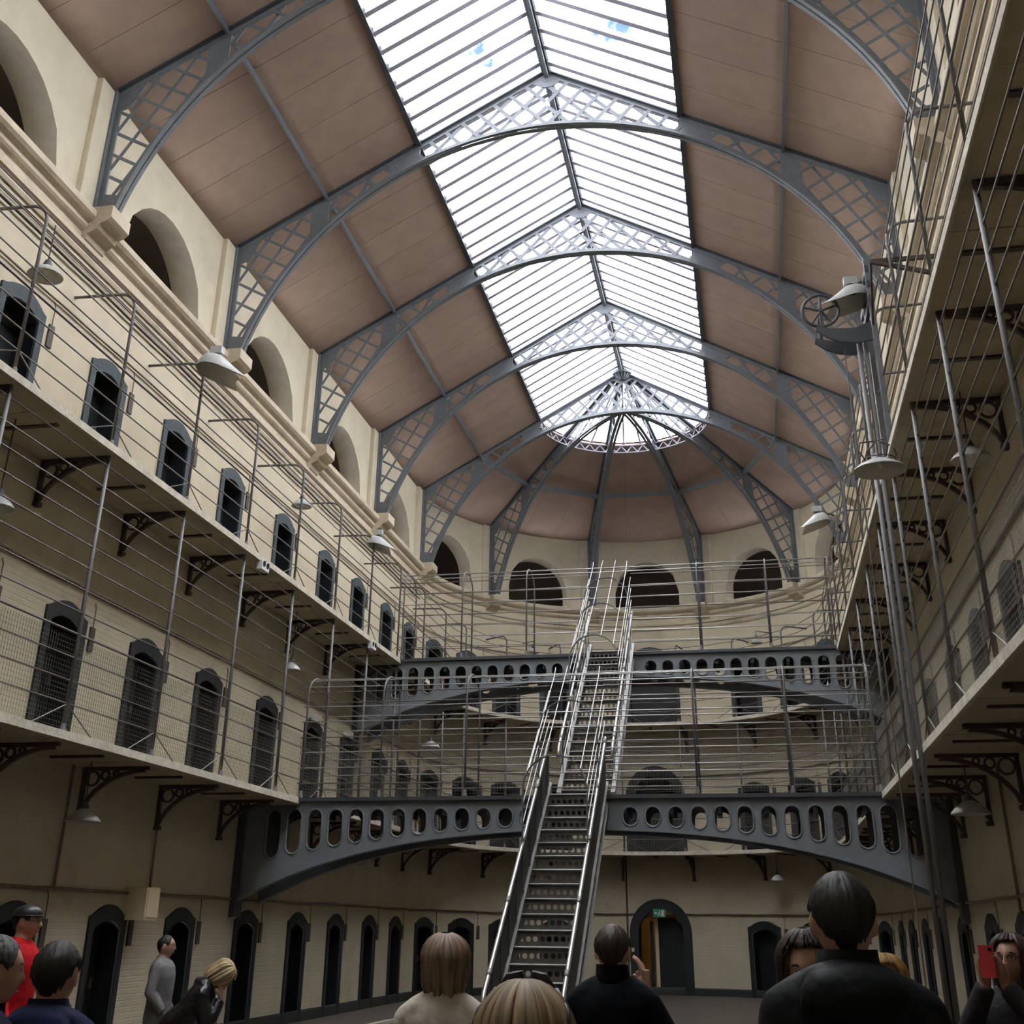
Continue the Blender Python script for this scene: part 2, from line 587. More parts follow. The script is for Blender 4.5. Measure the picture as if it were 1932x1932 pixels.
def board(s, x0, x1, y0, y1, mt):
    b = MB()
    b.hexa([(s * x0, y0, zat(x0) + .005), (s * x1, y0, zat(x1) + .005), (s * x1, y1, zat(x1) + .005), (s * x0, y1, zat(x0) + .005),
            (s * x0, y0, zat(x0) + .05), (s * x1, y0, zat(x1) + .05), (s * x1, y1, zat(x1) + .05), (s * x0, y1, zat(x0) + .05)])
    b.build('board', mt, ceil)
edges = [YB, 0.0, 4.2] + TY
for y0, y1 in zip(edges, edges[1:]):
    k = 5 if y0 > 8 else 1
    for s in (-1, 1):
        for x0, x1 in ((6.6, XP + .004), (XP - .004, XS)):
            for i in range(k):
                ya, yb = y0 + (y1 - y0) * i / k, y0 + (y1 - y0) * (i + 1) / k
                board(s, x0, x1, ya + .005, yb - .005, random.choice(('board', 'board_b')))
RIBA = [-90, -51.5, -17.3, 17.3, 51.5, 90]
for a0, a1 in zip(RIBA, RIBA[1:]):
    for r0, r1 in ((6.6, XP + .004), (XP - .004, XS)):
        for i in range(3):
            aa = math.radians(a0 + (a1 - a0) * i / 3)
            ab = math.radians(a0 + (a1 - a0) * (i + 1) / 3)
            b = MB()
            secs = []
            for k in range(6):
                a = aa + .0006 + (ab - aa - .0012) * k / 5
                secs.append([((r_) * sin(a), YA + r_ * cos(a), zat(r_) + d) for r_, d in ((r0, .005), (r1, .005), (r1, .05), (r0, .05))])
            b.sweep(secs)
            b.build('board', random.choice(('board', 'board_b')), ceil, smooth=False)
# purlins and skylight kerbs
for s in (-1, 1):
    b = MB()
    b.box(s * XP - .018, s * XP + .018, YB, YA, zat(XP) - .09, zat(XP) + .03)
    b.build('purlin', 'iron_dark', ceil)
    b = MB()
    b.box(s * XP - .028, s * XP + .028, YB, YA, zat(XP) - .10, zat(XP) - .09)
    b.build('purlin_flange', 'iron_light', ceil)
    b = MB()
    b.box(s * XS - .05, s * XS + .05, YB, YA, zat(XS) - .06, zat(XS) + .10)
    b.build('skylight_kerb', 'iron_dark', ceil)
for a0, a1 in zip(RIBA, RIBA[1:]):
    pa, pb = [(XP * sin(math.radians(t)), YA + XP * cos(math.radians(t)), zat(XP) - .09) for t in (a0, a1)]
    MB().bar(pa, pb, .08, .14).build('cross_beam', 'iron', ceil)

# ------------------------------------------------------------------ skylight
sky = tag(empty('window_1', (0, 0, 15.7)), 'long pitched glass skylight along the ridge of the roof', 'skylight', kind='structure')
bmB = MB().bar((-XS, 0, zat(XS) + .01), (-.10, 0, zat(.10) + .01), .11, .10)
barL = bmB.mesh('glazing_bar', 'bar', (0, 0, 15.7))
bmB = MB().bar((XS, 0, zat(XS) + .01), (.10, 0, zat(.10) + .01), .11, .10)
barR = bmB.mesh('glazing_bar', 'bar', (0, 0, 15.7))
NB = int((YA - 3.0) / .482)
ylist = [YA - .482 * i for i in range(NB + 1)]
panes = {}
for s, bm_ in ((-1, barL), (1, barR)):
    x0, x1 = s * XS, s * .08
    q = MB()
    h = .241 - .01
    q.hexa([(x0, -h, zat(x0) + .070), (x1, -h, zat(x1) + .070), (x1, h, zat(x1) + .070), (x0, h, zat(x0) + .070)] + [(x0, -h, zat(x0) + .074), (x1, -h, zat(x1) + .074), (x1, h, zat(x1) + .074), (x0, h, zat(x0) + .074)])
    # a pane is a single sheet: keep only its outer face
    q.f = [q.f[1]]
    pm = q.mesh('pane', 'glass', (0, 0, 15.7))
    for i, y in enumerate(ylist):
        o = bpy.data.objects.new('glazing_bar', bm_)
        o.location = (0, y, 0)
        o.parent = sky
        col.objects.link(o)
        o = bpy.data.objects.new('pane', pm)
        o.location = (0, y - .241, 0)
        o.parent = sky
        col.objects.link(o)
NS = 15
for i in range(NS + 1):
    a = -pi / 2 + pi * i / NS
    if 0 < i < NS:
        MB().bar((XS * sin(a), YA + XS * cos(a), zat(XS) + .03), (.12 * sin(a), YA + .12 * cos(a), zat(.12) + .03), .05, .06).build('glazing_bar', 'bar', sky)
    if i < NS:
        a1 = a + pi / NS
        q = MB()
        q.quad(*[(r_ * sin(t), YA + r_ * cos(t), zat(r_) + .07) for r_, t in ((XS, a), (XS, a1), (.08, a1), (.08, a))])
        q.build('pane', 'glass', sky)
# ridge
ridge = thing('ridge_beam', 'dark iron ridge beam running down the middle of the skylight', 'beam', (0, 0, ZR - .1))
MB().box(-.10, .10, YB, YA + .1, ZR - .06, ZR + .10).build('web', 'iron_dark', ridge)
MB().box(-.035, .035, YB, YA + .05, ZR - .17, ZR - .06).build('flange', 'iron', ridge)
for s in (-1, 1):
    MB().box(s * .075 - .01, s * .075 + .01, YB, YA, ZR - .085, ZR - .06).build('angle', 'bar', ridge)
b = MB().lathe([(.02, ZR - .34), (.10, ZR - .32), (.16, ZR - .24), (.18, ZR - .20), (.30, ZR - .16), (.31, ZR - .08), (.20, ZR - .04), (.20, ZR + .1)], (0, YA, 0), 20)
b.build('hub', 'iron_dark', ridge, smooth=False)
for i in range(14):
    a = 2 * pi * i / 14
    MB().bar((.14 * sin(a), YA + .14 * cos(a), ZR - .27), (.31 * sin(a), YA + .31 * cos(a), ZR - .10), .03, .03).build('hub_leaf', 'iron', ridge)

# ring girder at the mouth of the rounded skylight
ring = sky
def arc_pts(r_, z, a0=-90, a1=90, n=40):
    return [(r_ * sin(math.radians(a0 + (a1 - a0) * i / n)), YA + r_ * cos(math.radians(a0 + (a1 - a0) * i / n)), z) for i in range(n + 1)]
rr = XS - .04
ztop = zat(XS) - .03
for z in (ztop, ztop - .24):
    b = MB()
    b.sweep([[(((rr + d) * sin(math.radians(t))), YA + (rr + d) * cos(math.radians(t)), z + e) for d, e in ((-.03, -.015), (.03, -.015), (.03, .015), (-.03, .015))] for t in [-90 + 4.5 * i for i in range(41)]])
    b.build('ring_flange', 'bar', ring)
NZ = 46
for i in range(NZ):
    t0, t1 = [math.radians(-90 + 180 * k / NZ) for k in (i, i + 1)]
    zz = (ztop - .02, ztop - .22) if i % 2 else (ztop - .22, ztop - .02)
    MB().bar((rr * sin(t0), YA + rr * cos(t0), zz[0]), (rr * sin(t1), YA + rr * cos(t1), zz[1]), .012, .035).build('web_bar', 'bar', ring)

# ------------------------------------------------------------------ roof trusses
AC, AR = 9.80, 6.10            # centre height and radius of the arched bottom chord
def half_truss(root, xin, org):
    """left half, from the wall (x=-6.2) to x=-xin, in the plane y=0"""
    def B(name, mb_, mt='iron'):
        return mb_.build(name, mt, root, org=org) if False else build_at(name, mb_, mt, root, org)
    # top chord
    d = (ZR - ZE) / R
    zl = lambda x, off: zat(x) + off
    b = MB()
    b.hexa([(-R, -.09, zl(R, -.035)), (-xin, -.09, zl(xin, -.035)), (-xin, .09, zl(xin, -.035)), (-R, .09, zl(R, -.035)),
            (-R, -.09, zl(R, 0)), (-xin, -.09, zl(xin, 0)), (-xin, .09, zl(xin, 0)), (-R, .09, zl(R, 0))])
    B('top_flange', b, 'iron_dark')
    b = MB()
    b.hexa([(-R, -.02, zl(R, -.13)), (-xin, -.02, zl(xin, -.13)), (-xin, .02, zl(xin, -.13)), (-R, .02, zl(R, -.13)),
            (-R, -.02, zl(R, -.03)), (-xin, -.02, zl(xin, -.03)), (-xin, .02, zl(xin, -.03)), (-R, .02, zl(R, -.03))])
    B('top_chord', b)
    # arched bottom chord: web and two flanges
    th0 = math.atan2(11.40 - AC, -math.sqrt(AR * AR - (11.40 - AC) ** 2))
    th1 = math.acos(-xin / AR)
    N = 26
    def arc(rr0, rr1, y0, y1):
        q = MB()
        secs = []
        for i in range(N + 1):
            t = th0 + (th1 - th0) * i / N
            secs.append([(rr_ * cos(t), y_, AC + rr_ * sin(t)) for rr_, y_ in ((rr0, y0), (rr0, y1), (rr1, y1), (rr1, y0))])
        q.sweep(secs)
        return q
    B('arch_web', arc(AR, AR + .10, -.015, .015))
    B('arch_flange', arc(AR - .03, AR, -.10, -.02))
    B('arch_flange', arc(AR - .03, AR, .02, .10))
    # wall post
    b = MB().box(-R, -R + .03, -.10, .10, 11.40, ZE)
    B('wall_plate', b)
    b = MB().box(-R + .03, -R + .11, -.02, .02, 11.40, ZE - .05)
    B('wall_post', b)
    ztop_ = lambda x: zat(x) - .10
    zbot_ = lambda x: AC + math.sqrt(max(0, (AR + .06) ** 2 - x * x)) if abs(x) < AR + .06 else 0
    def plate(x0, x1, name='gusset', n=6):
        q = MB()
        xs = [x0 + (x1 - x0) * i / n for i in range(n + 1)]
        pl = [(x, -.012, max(zbot_(x), 11.40)) for x in xs] + [(x, -.012, ztop_(x)) for x in reversed(xs)]
        q.prism(pl, (0, .024, 0))
        B(name, q)
    plate(-4.72, -4.36)
    plate(-3.16, -2.56)
    # foot plate and eave gusset
    xs = [-6.10 + .34 * i / 5 for i in range(6)]
    fp = [(-6.10, -.012, 11.40), (-5.93, -.012, 11.40)] + [(x, -.012, z) for x, z in ((-5.90, 11.58), (-5.84, 11.76))] + [(-6.10, -.012, 11.80)]
    B('foot_plate', MB().prism(fp, (0, .024, 0)))
    B('gusset', MB().prism([(-6.10, -.012, 13.40), (-5.93, -.012, 13.46), (-5.70, -.012, 13.93), (-5.70, -.012, zat(5.70) - .10), (-6.10, -.012, zat(6.1) - .08)], (0, .024, 0)))
    # lattice
    def lattice(ang, spacing, phase, x0, x1, yo, wd, mt='iron'):
        a = math.radians(ang)
        dx, dz = cos(a), sin(a)
        nx, nz = -dz, dx
        for k in range(-70, 70):
            c = phase + k * spacing                     # line: nx*x + nz*(z-14) = c
            run = []
            S = 400
            for i in range(S + 1):
                t = -9 + 18 * i / S
                x = nx * c + dx * t
                z = 14 + nz * c + dz * t
                ok = x0 <= x <= x1 and z < ztop_(x) + .02 and z > zbot_(x) - .02 and z > 11.45 and x > -6.10
                if ok:
                    run.append((x, z))
                if run and (not ok or i == S):
                    if math.dist(run[0], run[-1]) > .10:
                        q = MB().bar((run[0][0], yo, run[0][1]), (run[-1][0], yo, run[-1][1]), .014, wd, upv=(nx, 0, nz))
                        B('lattice_bar', q, mt)
                    run = []
    A30 = math.radians(-30)
    lattice(-30, .355, (13.36 - 14) * cos(A30) + 6.08 * sin(A30) * -1 * -1 + .0, -6.12, -4.55, -.012, .052)
    lattice(60, .362, -(-6.09) * sin(math.radians(60)) + (12.29 - 14) * cos(math.radians(60)), -6.12, -4.55, .008, .052)
    lattice(-32, .40, .16, -4.36, -3.14, -.012, .06)
    lattice(62, .40, .06, -4.36, -3.14, .008, .06)
    lattice(-47, .36, (16.91 - 14) * cos(math.radians(47)) + (-.41) * sin(math.radians(47)), -2.58, -xin, -.012, .078, 'iron_light')
    lattice(47, .36, (16.93 - 14) * cos(math.radians(47)), -2.58, -xin, .008, .078, 'iron_light')

def build_at(name, mb_, mt, root, org):
    ob = bpy.data.objects.new(name, mb_.mesh(name, mt, org))
    col.objects.link(ob)
    ob.parent = root
    return ob
ORG = Vector((0, 0, 11.4))
proto = empty('roof_truss', (0, 0, 11.4))
half_truss(proto, 0.0, ORG)
for ch in list(proto.children):                          # mirrored right half
    me = ch.data.copy()
    for v in me.vertices:
        v.co.x = -v.co.x
    me.flip_normals()
    o = bpy.data.objects.new(ch.name.split('.')[0], me)
    col.objects.link(o)
    o.parent = proto
build_at('apex_gusset', MB().prism([(-.34, -.013, ZR - .26), (-.08, -.013, ZR - .40), (.08, -.013, ZR - .40), (.34, -.013, ZR - .26), (.30, -.013, ZR - .16), (0, -.013, ZR - .02), (-.30, -.013, ZR - .16)], (0, .026, 0)), 'iron_light', proto, ORG)
TL = ['nearest lattice roof truss, mostly above the frame', 'lattice roof truss cut by the top edge of the photo', 'large lattice roof truss crossing the skylight just below the top',
      'lattice roof truss, second whole one below the top of the photo', 'lattice roof truss, last before the rounded end', 'lattice roof truss at the start of the rounded end, under the hub']
for i, y in enumerate(TY):
    t = proto if i == 0 else copy_tree(proto)
    t.location.y = y
    tag(t, TL[i], 'roof truss', 'lattice roof trusses')
rib = empty('roof_rib', (0, YA, 11.4))
half_truss(rib, .16, ORG)
RL = ['curved lattice rib of the rounded roof, leftmost of four', 'curved lattice rib of the rounded roof, second of four from the left', 'curved lattice rib of the rounded roof, third of four from the left', 'curved lattice rib of the rounded roof, rightmost of four']
for i, a_ in enumerate((-51.5, -17.3, 17.3, 51.5)):
    t = rib if i == 0 else copy_tree(rib)
    a = math.radians(a_)
    t.rotation_euler.z = math.atan2(-cos(a), -sin(a))
    tag(t, RL[i], 'roof rib', 'ribs of the rounded roof')

# ------------------------------------------------------------------ cell doors
def make_door(fm):
    """frame in the x-z plane, opening looks along -y; x from 0 to DW"""
    root = empty('door_0')
    def arch_line(w, hs, rise, sh):                    # outline with shouldered segmental head
        pts = [(DW / 2 - w / 2, 0), (DW / 2 - w / 2, hs)]
        for k in range(11):
            x = -(w / 2 - sh) + (w - 2 * sh) * k / 10
            pts.append((DW / 2 + x, hs + .03 + rise * (1 - (x / (w / 2 - sh)) ** 2)))
        pts += [(DW / 2 + w / 2, hs), (DW / 2 + w / 2, 0)]
        return pts
    o_ = arch_line(DW, 1.80, .13, .10)
    i_ = arch_line(.78, 1.60, .12, .0)
    fr, rv = MB(), MB()
    n = len(o_)
    rv.quad((.1, -.03, .002), (DW - .1, -.03, .002), (DW - .1, .32, .002), (.1, .32, .002))
    for k in range(n - 1):
        a, b, c, d = o_[k], o_[k + 1], i_[k + 1], i_[k]
        fr.quad((a[0], -.035, a[1]), (b[0], -.035, b[1]), (c[0], -.035, c[1]), (d[0], -.035, d[1]))
        rv.quad((d[0], -.03, d[1]), (c[0], -.03, c[1]), (c[0], .30, c[1]), (d[0], .30, d[1]))
        fr.quad((d[0], -.035, d[1]), (c[0], -.035, c[1]), (c[0], .0, c[1]), (d[0], .0, d[1]))
        fr.quad((a[0], .02, a[1]), (b[0], .02, b[1]), (b[0], -.035, b[1]), (a[0], -.035, a[1]))
    fr.build('frame', fm, root)
    rv.build('reveal', 'door_leaf', root)
    lf = MB()
    lf.prism([(x, .30, z) for x, z in i_], (0, .05, 0))
    leaf = lf.build('leaf', 'door_leaf', root)
    for z in (.35, 1.0, 1.5):
        MB().box(DW / 2 - .37, DW / 2 + .37, .285, .30, z, z + .06).build('strap', 'door_leaf', leaf)
    MB().box(DW / 2 + .22, DW / 2 + .30, .26, .30, .88, 1.02).build('lock', 'rust', leaf)
    pl = MB().box(DW + .12, DW + .24, -.03, 0, 1.42, 1.76).build('slot_plate', 'plate', root)
    MB().tube([(DW + .16, -.03, 1.76), (DW + .16, -.03, 2.03), (DW + .12, -.03, 2.10)], .009, 5).build('pull_wire', 'pipe', pl)
    return root
protos = [make_door('door_dark'), make_door('door_dark'), make_door('door_blue')]
LV = ['ground floor', 'middle gallery', 'top gallery']
used = [False] * 3
dn = 0
def put_door(lvl, loc, rz, label):
    global dn
    dn += 1
    if used[lvl]:
        d = copy_tree(protos[lvl])
    else:
        d = protos[lvl]
        used[lvl] = True
    d.name = f'door_{dn}'
    d.location = loc
    d.rotation_euler.z = rz
    tag(d, label, 'cell door', 'cell doors', 'structure')
for lvl, zf in enumerate((0, Z1, Z2)):
    for i, y in enumerate(DY):
        if i >= 2:
            put_door(lvl, (-R, y, zf), pi / 2, f'dark cell door on the {LV[lvl]}, {ORD[i - 2]} along the left wall')
    for i, y in enumerate(DY):
        if i >= 2:
            put_door(lvl, (R, y + DW, zf), -pi / 2, f'dark cell door on the {LV[lvl]}, {ORD[i - 2]} along the right wall')
    k = 0
    for a_ in sorted([-x for x in DA] + DA):
        a = math.radians(a_)
        p = P(uang(a_), .02, zf)
        tx = Vector((cos(a), -sin(a), 0))
        put_door(lvl, p - tx * DW / 2, -a, f'dark cell door on the {LV[lvl]}, {ORD[k]} round the curved end wall')
        k += 1
# hidden doors nearer than the frame keep their openings closed
for side_s in (-1, 1):
    for lvl, zf in enumerate((0, Z1, Z2)):
        for y in DY[:2]:
            x0, x1 = sorted((side_s * (R - .01), side_s * (R + .35)))
            MB().box(x0, x1, y, y + DW, zf, zf + 1.9).build('panel', 'door_leaf', bpy.data.objects['wall_left' if side_s < 0 else 'wall_right'])
# arched doorways in the middle of the curved wall
def archway(lvl, label):
    global dn
    dn += 1
    zf = (0, Z1, Z2)[lvl]
    d = empty(f'door_{dn}', (0, YA + R, zf))
    tag(d, label, 'arched doorway', kind='structure')
    def out(w, h):
        pts = [(-w, 0)]
        for k in range(17):
            t = pi - pi * k / 16
            pts.append((w * cos(t), h + w * sin(t)))
        pts.append((w, 0))
        return pts
    oo, ii = out(.92, 1.63), out(.66, 1.60)
    fr = MB()
    y0 = YA + R
    for k in range(len(oo) - 1):
        a, b, c, e = oo[k], oo[k + 1], ii[k + 1], ii[k]
        fr.quad((a[0], y0 - .10, zf + a[1]), (b[0], y0 - .10, zf + b[1]), (c[0], y0 - .10, zf + c[1]), (e[0], y0 - .10, zf + e[1]))
        fr.quad((e[0], y0 - .10, zf + e[1]), (c[0], y0 - .10, zf + c[1]), (c[0], y0 + .35, zf + c[1]), (e[0], y0 + .35, zf + e[1]))
        fr.quad((a[0], y0 + .02, zf + a[1]), (b[0], y0 + .02, zf + b[1]), (b[0], y0 - .10, zf + b[1]), (a[0], y0 - .10, zf + a[1]))
    fr.build('frame', 'door_dark', d)
    ps = MB()                                        # dark passage behind
    for x in (-1.0, 1.0):
        ps.quad((x, y0 + .35, zf), (x, y0 + 2.6, zf), (x, y0 + 2.6, zf + 2.5), (x, y0 + .35, zf + 2.5))
    ps.quad((-1, y0 + .35, zf + 2.5), (1, y0 + .35, zf + 2.5), (1, y0 + 2.6, zf + 2.5), (-1, y0 + 2.6, zf + 2.5))
    ps.quad((-1, y0 + 2.6, zf), (1, y0 + 2.6, zf), (1, y0 + 2.6, zf + 2.5), (-1, y0 + 2.6, zf + 2.5))
    ps.quad((-1, y0 - .1, zf), (1, y0 - .1, zf), (1, y0 + 2.6, zf), (-1, y0 + 2.6, zf))
    ps.build('passage', 'attic' if lvl else 'yellow', d)
    fw_ = MB()
    for x0, x1 in ((-1.0, -.62), (.62, 1.0)):
        fw_.box(x0, x1, y0 + .33, y0 + .36, zf, zf + 2.5)
    fw_.build('side_panel', 'door_dark', d)
    return d, y0, zf
d, y0, zf = archway(0, 'tall arched doorway with dark frame and ochre inside below the green exit sign')
MB().prism([(-.10, y0 + .30, 0), (.66, y0 + .30, 0), (.66, y0 + .30, 1.62), (.60, y0 + .30, 1.86), (.40, y0 + .30, 2.04), (-.10, y0 + .30, 2.04)], (0, .05, 0)).build('leaf', 'door_leaf', d)
MB().box(-.20, -.10, y0 + .26, y0 + .36, 0, 2.04).build('jamb', 'box', d)
MB().box(-.36, -.27, y0 + .40, y0 + .46, 0, 1.95).build('leaf_edge', 'door_leaf', d)
MB().box(-.10, .60, y0 + .26, y0 + .30, 2.04, 2.14).build('transom', 'yellow', d)
sg = MB().box(-.88, -.80, y0 - .13, y0 - .10, 1.12, 1.22).build('notice', 'white', d)
d, y0, zf = archway(1, 'arched doorway on the middle gallery behind the stairs')
MB().box(-.66, .66, y0 + .9, y0 + .95, Z1, Z1 + 1.7).build('leaf', 'door_dark', d)
MB().box(-.1, .45, y0 + .86, y0 + .90, Z1 + 1.74, Z1 + 1.80).build('lamp_tube', 'white', d)
d, y0, zf = archway(2, 'arched doorway on the top gallery behind the upper flight')
MB().box(-.66, .66, y0 + .30, y0 + .35, Z2, Z2 + 2.2).build('leaf', 'door_leaf', d)

# ------------------------------------------------------------------ galleries
def bracket_meshes():
    """cast iron bracket: arm along +x from the wall, seen from the side; top at z=0"""
    ms = {}
    b = MB()
    b.bar((0, 0, -.025), (.98, 0, -.025), .07, .05)
    ms['bracket'] = b.mesh('bracket', 'rust')
    b = MB()
    b.bar((.03, 0, -.05), (.03, 0, -.62), .07, .05, upv=(1, 0, 0))
    b.box(.0, .09, -.05, .05, -.66, -.60)
    ms['leg'] = b.mesh('leg', 'rust')
    b = MB()
    secs = []
    for k in range(11):
        t = k / 10
        x, z = .06 + .86 * t ** 1.35, -.56 + .50 * (1 - (1 - t) ** 1.9)
        secs.append([(x - .015, -.03, z + .02), (x - .015, .03, z + .02), (x + .015, .03, z - .02), (x + .015, -.03, z - .02)])
    b.sweep(secs)
    ms['curved_strut'] = b.mesh('curved_strut', 'rust')
    for nm, x, z, r_ in (('ring', .155, -.155, .095), ('ring', .345, -.115, .060), ('ring', .50, -.09, .036)):
        b = MB()
        b.sweep([[(x + (r_ + d) * cos(t), y, z + (r_ + d) * sin(t)) for d, y in ((-.012, -.02), (.012, -.02), (.012, .02), (-.012, .02))] for t in [2 * pi * k / 14 for k in range(15)]], caps=False)
        ms[nm + str(x)] = b.mesh('ring', 'rust')
    return ms
BM = bracket_meshes()
def put_bracket(parent, loc, rz):
    br = inst(BM['bracket'], parent, Vector(loc) - wloc(parent), rz)
    br.name = 'bracket'
    for k, me in BM.items():
        if k != 'bracket':
            inst(me, br)
PY = [13.365 + 2.3234 * i for i in range(-4, 9)]
ARAIL = [-77, -56, -35, -14, 14, 35, 56, 77]
PA = [a for a in (-75, -53, -31, -10, 10, 31, 53, 75)]

def gallery(side, lvl):
    zf = (0, Z1, Z2)[lvl]
    lv = ('', 'middle', 'top')[lvl]
    a, b = SPAN[side]
    if side == 'left': a, b = 1.5 - YA, 0
    if side == 'right': a, b = ARC, uR(1.5)
    mid = P((a + b) / 2, G, zf)
    lab = {('left', 1): 'middle gallery walkway along the left wall with wire mesh railing and full height rails',
           ('left', 2): 'top gallery walkway along the left wall with hooked railing posts',
           ('right', 1): 'middle gallery walkway along the right wall with mesh railing',
           ('right', 2): 'top gallery walkway along the right wall seen from below',
           ('apse', 1): 'middle gallery walkway curving round the far end behind the lower bridge',
           ('apse', 2): 'top gallery walkway curving round the far end behind the upper bridge'}[(side, lvl)]
    g = thing('gallery_walkway', lab, 'gallery', (mid.x, mid.y, zf), group='prison gallery walkways')
    # stone slabs
    step = 1.1617
    n = max(1, round((b - a) / step))
    for i in range(n):
        ua, ub = a + (b - a) * i / n + .004, a + (b - a) * (i + 1) / n - .004
        us = urange(ua, ub, .3) if side == 'apse' else [ua, ub]
        jig = random.uniform(-.006, .006)
        q = MB().sweep([[P(u, o, z + jig) for o, z in ((-.02, zf - .11), (G + .05, zf - .11), (G + .07, zf - .09), (G + .07, zf - .02), (G + .05, zf), (-.02, zf))] for u in us])
        q.build('stone_slab', 'slab', g)
    us = urange(a, b, .3)
    MB().sweep([[P(u, o, z) for o, z in ((G + .065, zf - .095), (G + .085, zf - .095), (G + .085, zf + .005), (G + .065, zf + .005))] for u in us]).build('edge_strip', 'edge', g)
    # posts, brackets, braces
    pus = [y - YA for y in PY if y < YA] if side == 'left' else [uR(y) for y in PY if y < YA] if side == 'right' else [uang(t) for t in PA]
    for u in pus:
        if not a <= u <= b:
            continue
        p = P(u, G - .03, zf)
        inw = (P(u, 1, 0) - P(u, 0, 0)).normalized()
        tx = (P(u + .01, G, 0) - P(u - .01, G, 0)).normalized()
        pr = .023
        if lvl == 1:
            pts = [p, p + Vector((0, 0, Z2 - Z1 - .1))]
            rr_ = pr * 1.2
        else:
            pts = [p, p + Vector((0, 0, 2.18))]
            for k in range(1, 7):
                t = pi / 2 * k / 6
                pts.append(p + Vector((0, 0, 2.18)) - inw * (.26 * (1 - cos(t))) + Vector((0, 0, .24 * sin(t))))
            pts.append(P(u, .0, zf + 2.44))
            rr_ = pr
        post = MB().tube(pts, rr_, 8).build('post', 'post', g, smooth=True)
        MB().lathe([(.045, 0), (.045, .04), (.03, .06), (.034, .09), (.024, .12)], p, 10).build('collar', 'post', post, org=wloc(post), smooth=True)
        put_bracket(g, P(u, 0, zf - .11), math.atan2(inw.y, inw.x))
        for s in (-1, 1):
            MB().tube([p + Vector((0, 0, .34)), p + tx * s * .72 + Vector((0, 0, .01))], .0095, 5).build('brace', 'rail', g)
    # soffit irons between the brackets
    sp = sorted(pus)
    for u0_, u1_ in zip(sp, sp[1:]):
        u = (u0_ + u1_) / 2
        MB().bar(P(u, .18, zf - .125), P(u, .92, zf - .125), .07, .03).build('soffit_bar', 'plate', g)
    # rails
    if lvl == 1:
        zs = [zf + .34 + .283 * k for k in range(12)]
    else:
        zs = [zf + .34, zf + .62, zf + .89, zf + 1.17, zf + 1.45, zf + 1.76, zf + 2.05, zf + 2.28]
    for z in zs:
        rr_ = .0105 if abs(z - zf - 1.17) > .03 else .017
        MB().tube([P(u, G - .03, z + random.uniform(-.012, .012)) for u in us], rr_, 6).build('rail', 'rail', g)
    # wire mesh to waist height on the middle gallery
    if lvl == 1:
        q = MB()
        na = int((b - a) / .055)
        w_ = .0022
        for k in range(na):
            u = a + (b - a) * k / na
            if side == 'left' and YA + u < 8 or side == 'right' and YA - (u - ARC) < 5:
                continue
            p = P(u, G - .045, 0)
            t = (P(u + .01, G, 0) - P(u - .01, G, 0)).normalized() * w_
            nn = Vector((-t.y, t.x, 0))
            i0 = q.add([p + t + Vector((0, 0, zf + .06)), p - t + nn + Vector((0, 0, zf + .06)), p - t - nn + Vector((0, 0, zf + .06)),
                        p + t + Vector((0, 0, zf + 1.15)), p - t + nn + Vector((0, 0, zf + 1.15)), p - t - nn + Vector((0, 0, zf + 1.15))])
            for e, f_ in ((0, 1), (1, 2), (2, 0)):
                q.f.append((i0 + e, i0 + f_, i0 + f_ + 3, i0 + e + 3))
        for k in range(20):
            z = zf + .06 + .055 * k
            q.tube([P(u, G - .045, z) for u in us], w_, 3, cap=False)
        tag(q.build('wire_mesh', 'wire', g), kind='stuff')
    return g
for lvl in (1, 2):
    for side in ('left', 'apse', 'right'):
        gallery(side, lvl)

# ------------------------------------------------------------------ bridges
def zsof(x): return 3.27 - .020 * x * x - .00028 * x ** 4
def zslot(x): return 3.33 - .0168 * x * x
def plate_with_slots(y, th, x0, x1, slots, hw, ztop=3.74):
    """girder web: columns left and right of each slot, capsule-shaped holes"""
    q = MB()
    n = 8
    def col_quad(a, b, za0, za1, zb0, zb1):
        q.quad((a, y, za0), (b, y, zb0), (b, y, zb1), (a, y, za1))
    bounds = [x0] + sorted(sum([[c - hw, c + hw] for c in slots if x0 < c - hw and c + hw < x1], [])) + [x1]
    for i in range(len(bounds) - 1):
        a, b = bounds[i], bounds[i + 1]
        if i % 2 == 0:
            col_quad(a, b, zsof(a), ztop, zsof(b), ztop)
        else:
            c = (a + b) / 2
            xs = [c + hw * cos(pi - pi * k / n) for k in range(n + 1)]
            for xa, xb in zip(xs, xs[1:]):
                ha, hb = [math.sqrt(max(0, hw * hw - (x - c) ** 2)) for x in (xa, xb)]
                lo, hi = zslot(c) + hw, 3.60 - hw
                if lo > hi:
                    lo = hi = (lo + hi) / 2
                col_quad(xa, xb, zsof(xa), lo - ha, zsof(xb), lo - hb)
                col_quad(xa, xb, hi + ha, ztop, hi + hb, ztop)
    return q
SLOT = [.9 + .388 * k for k in range(13)]
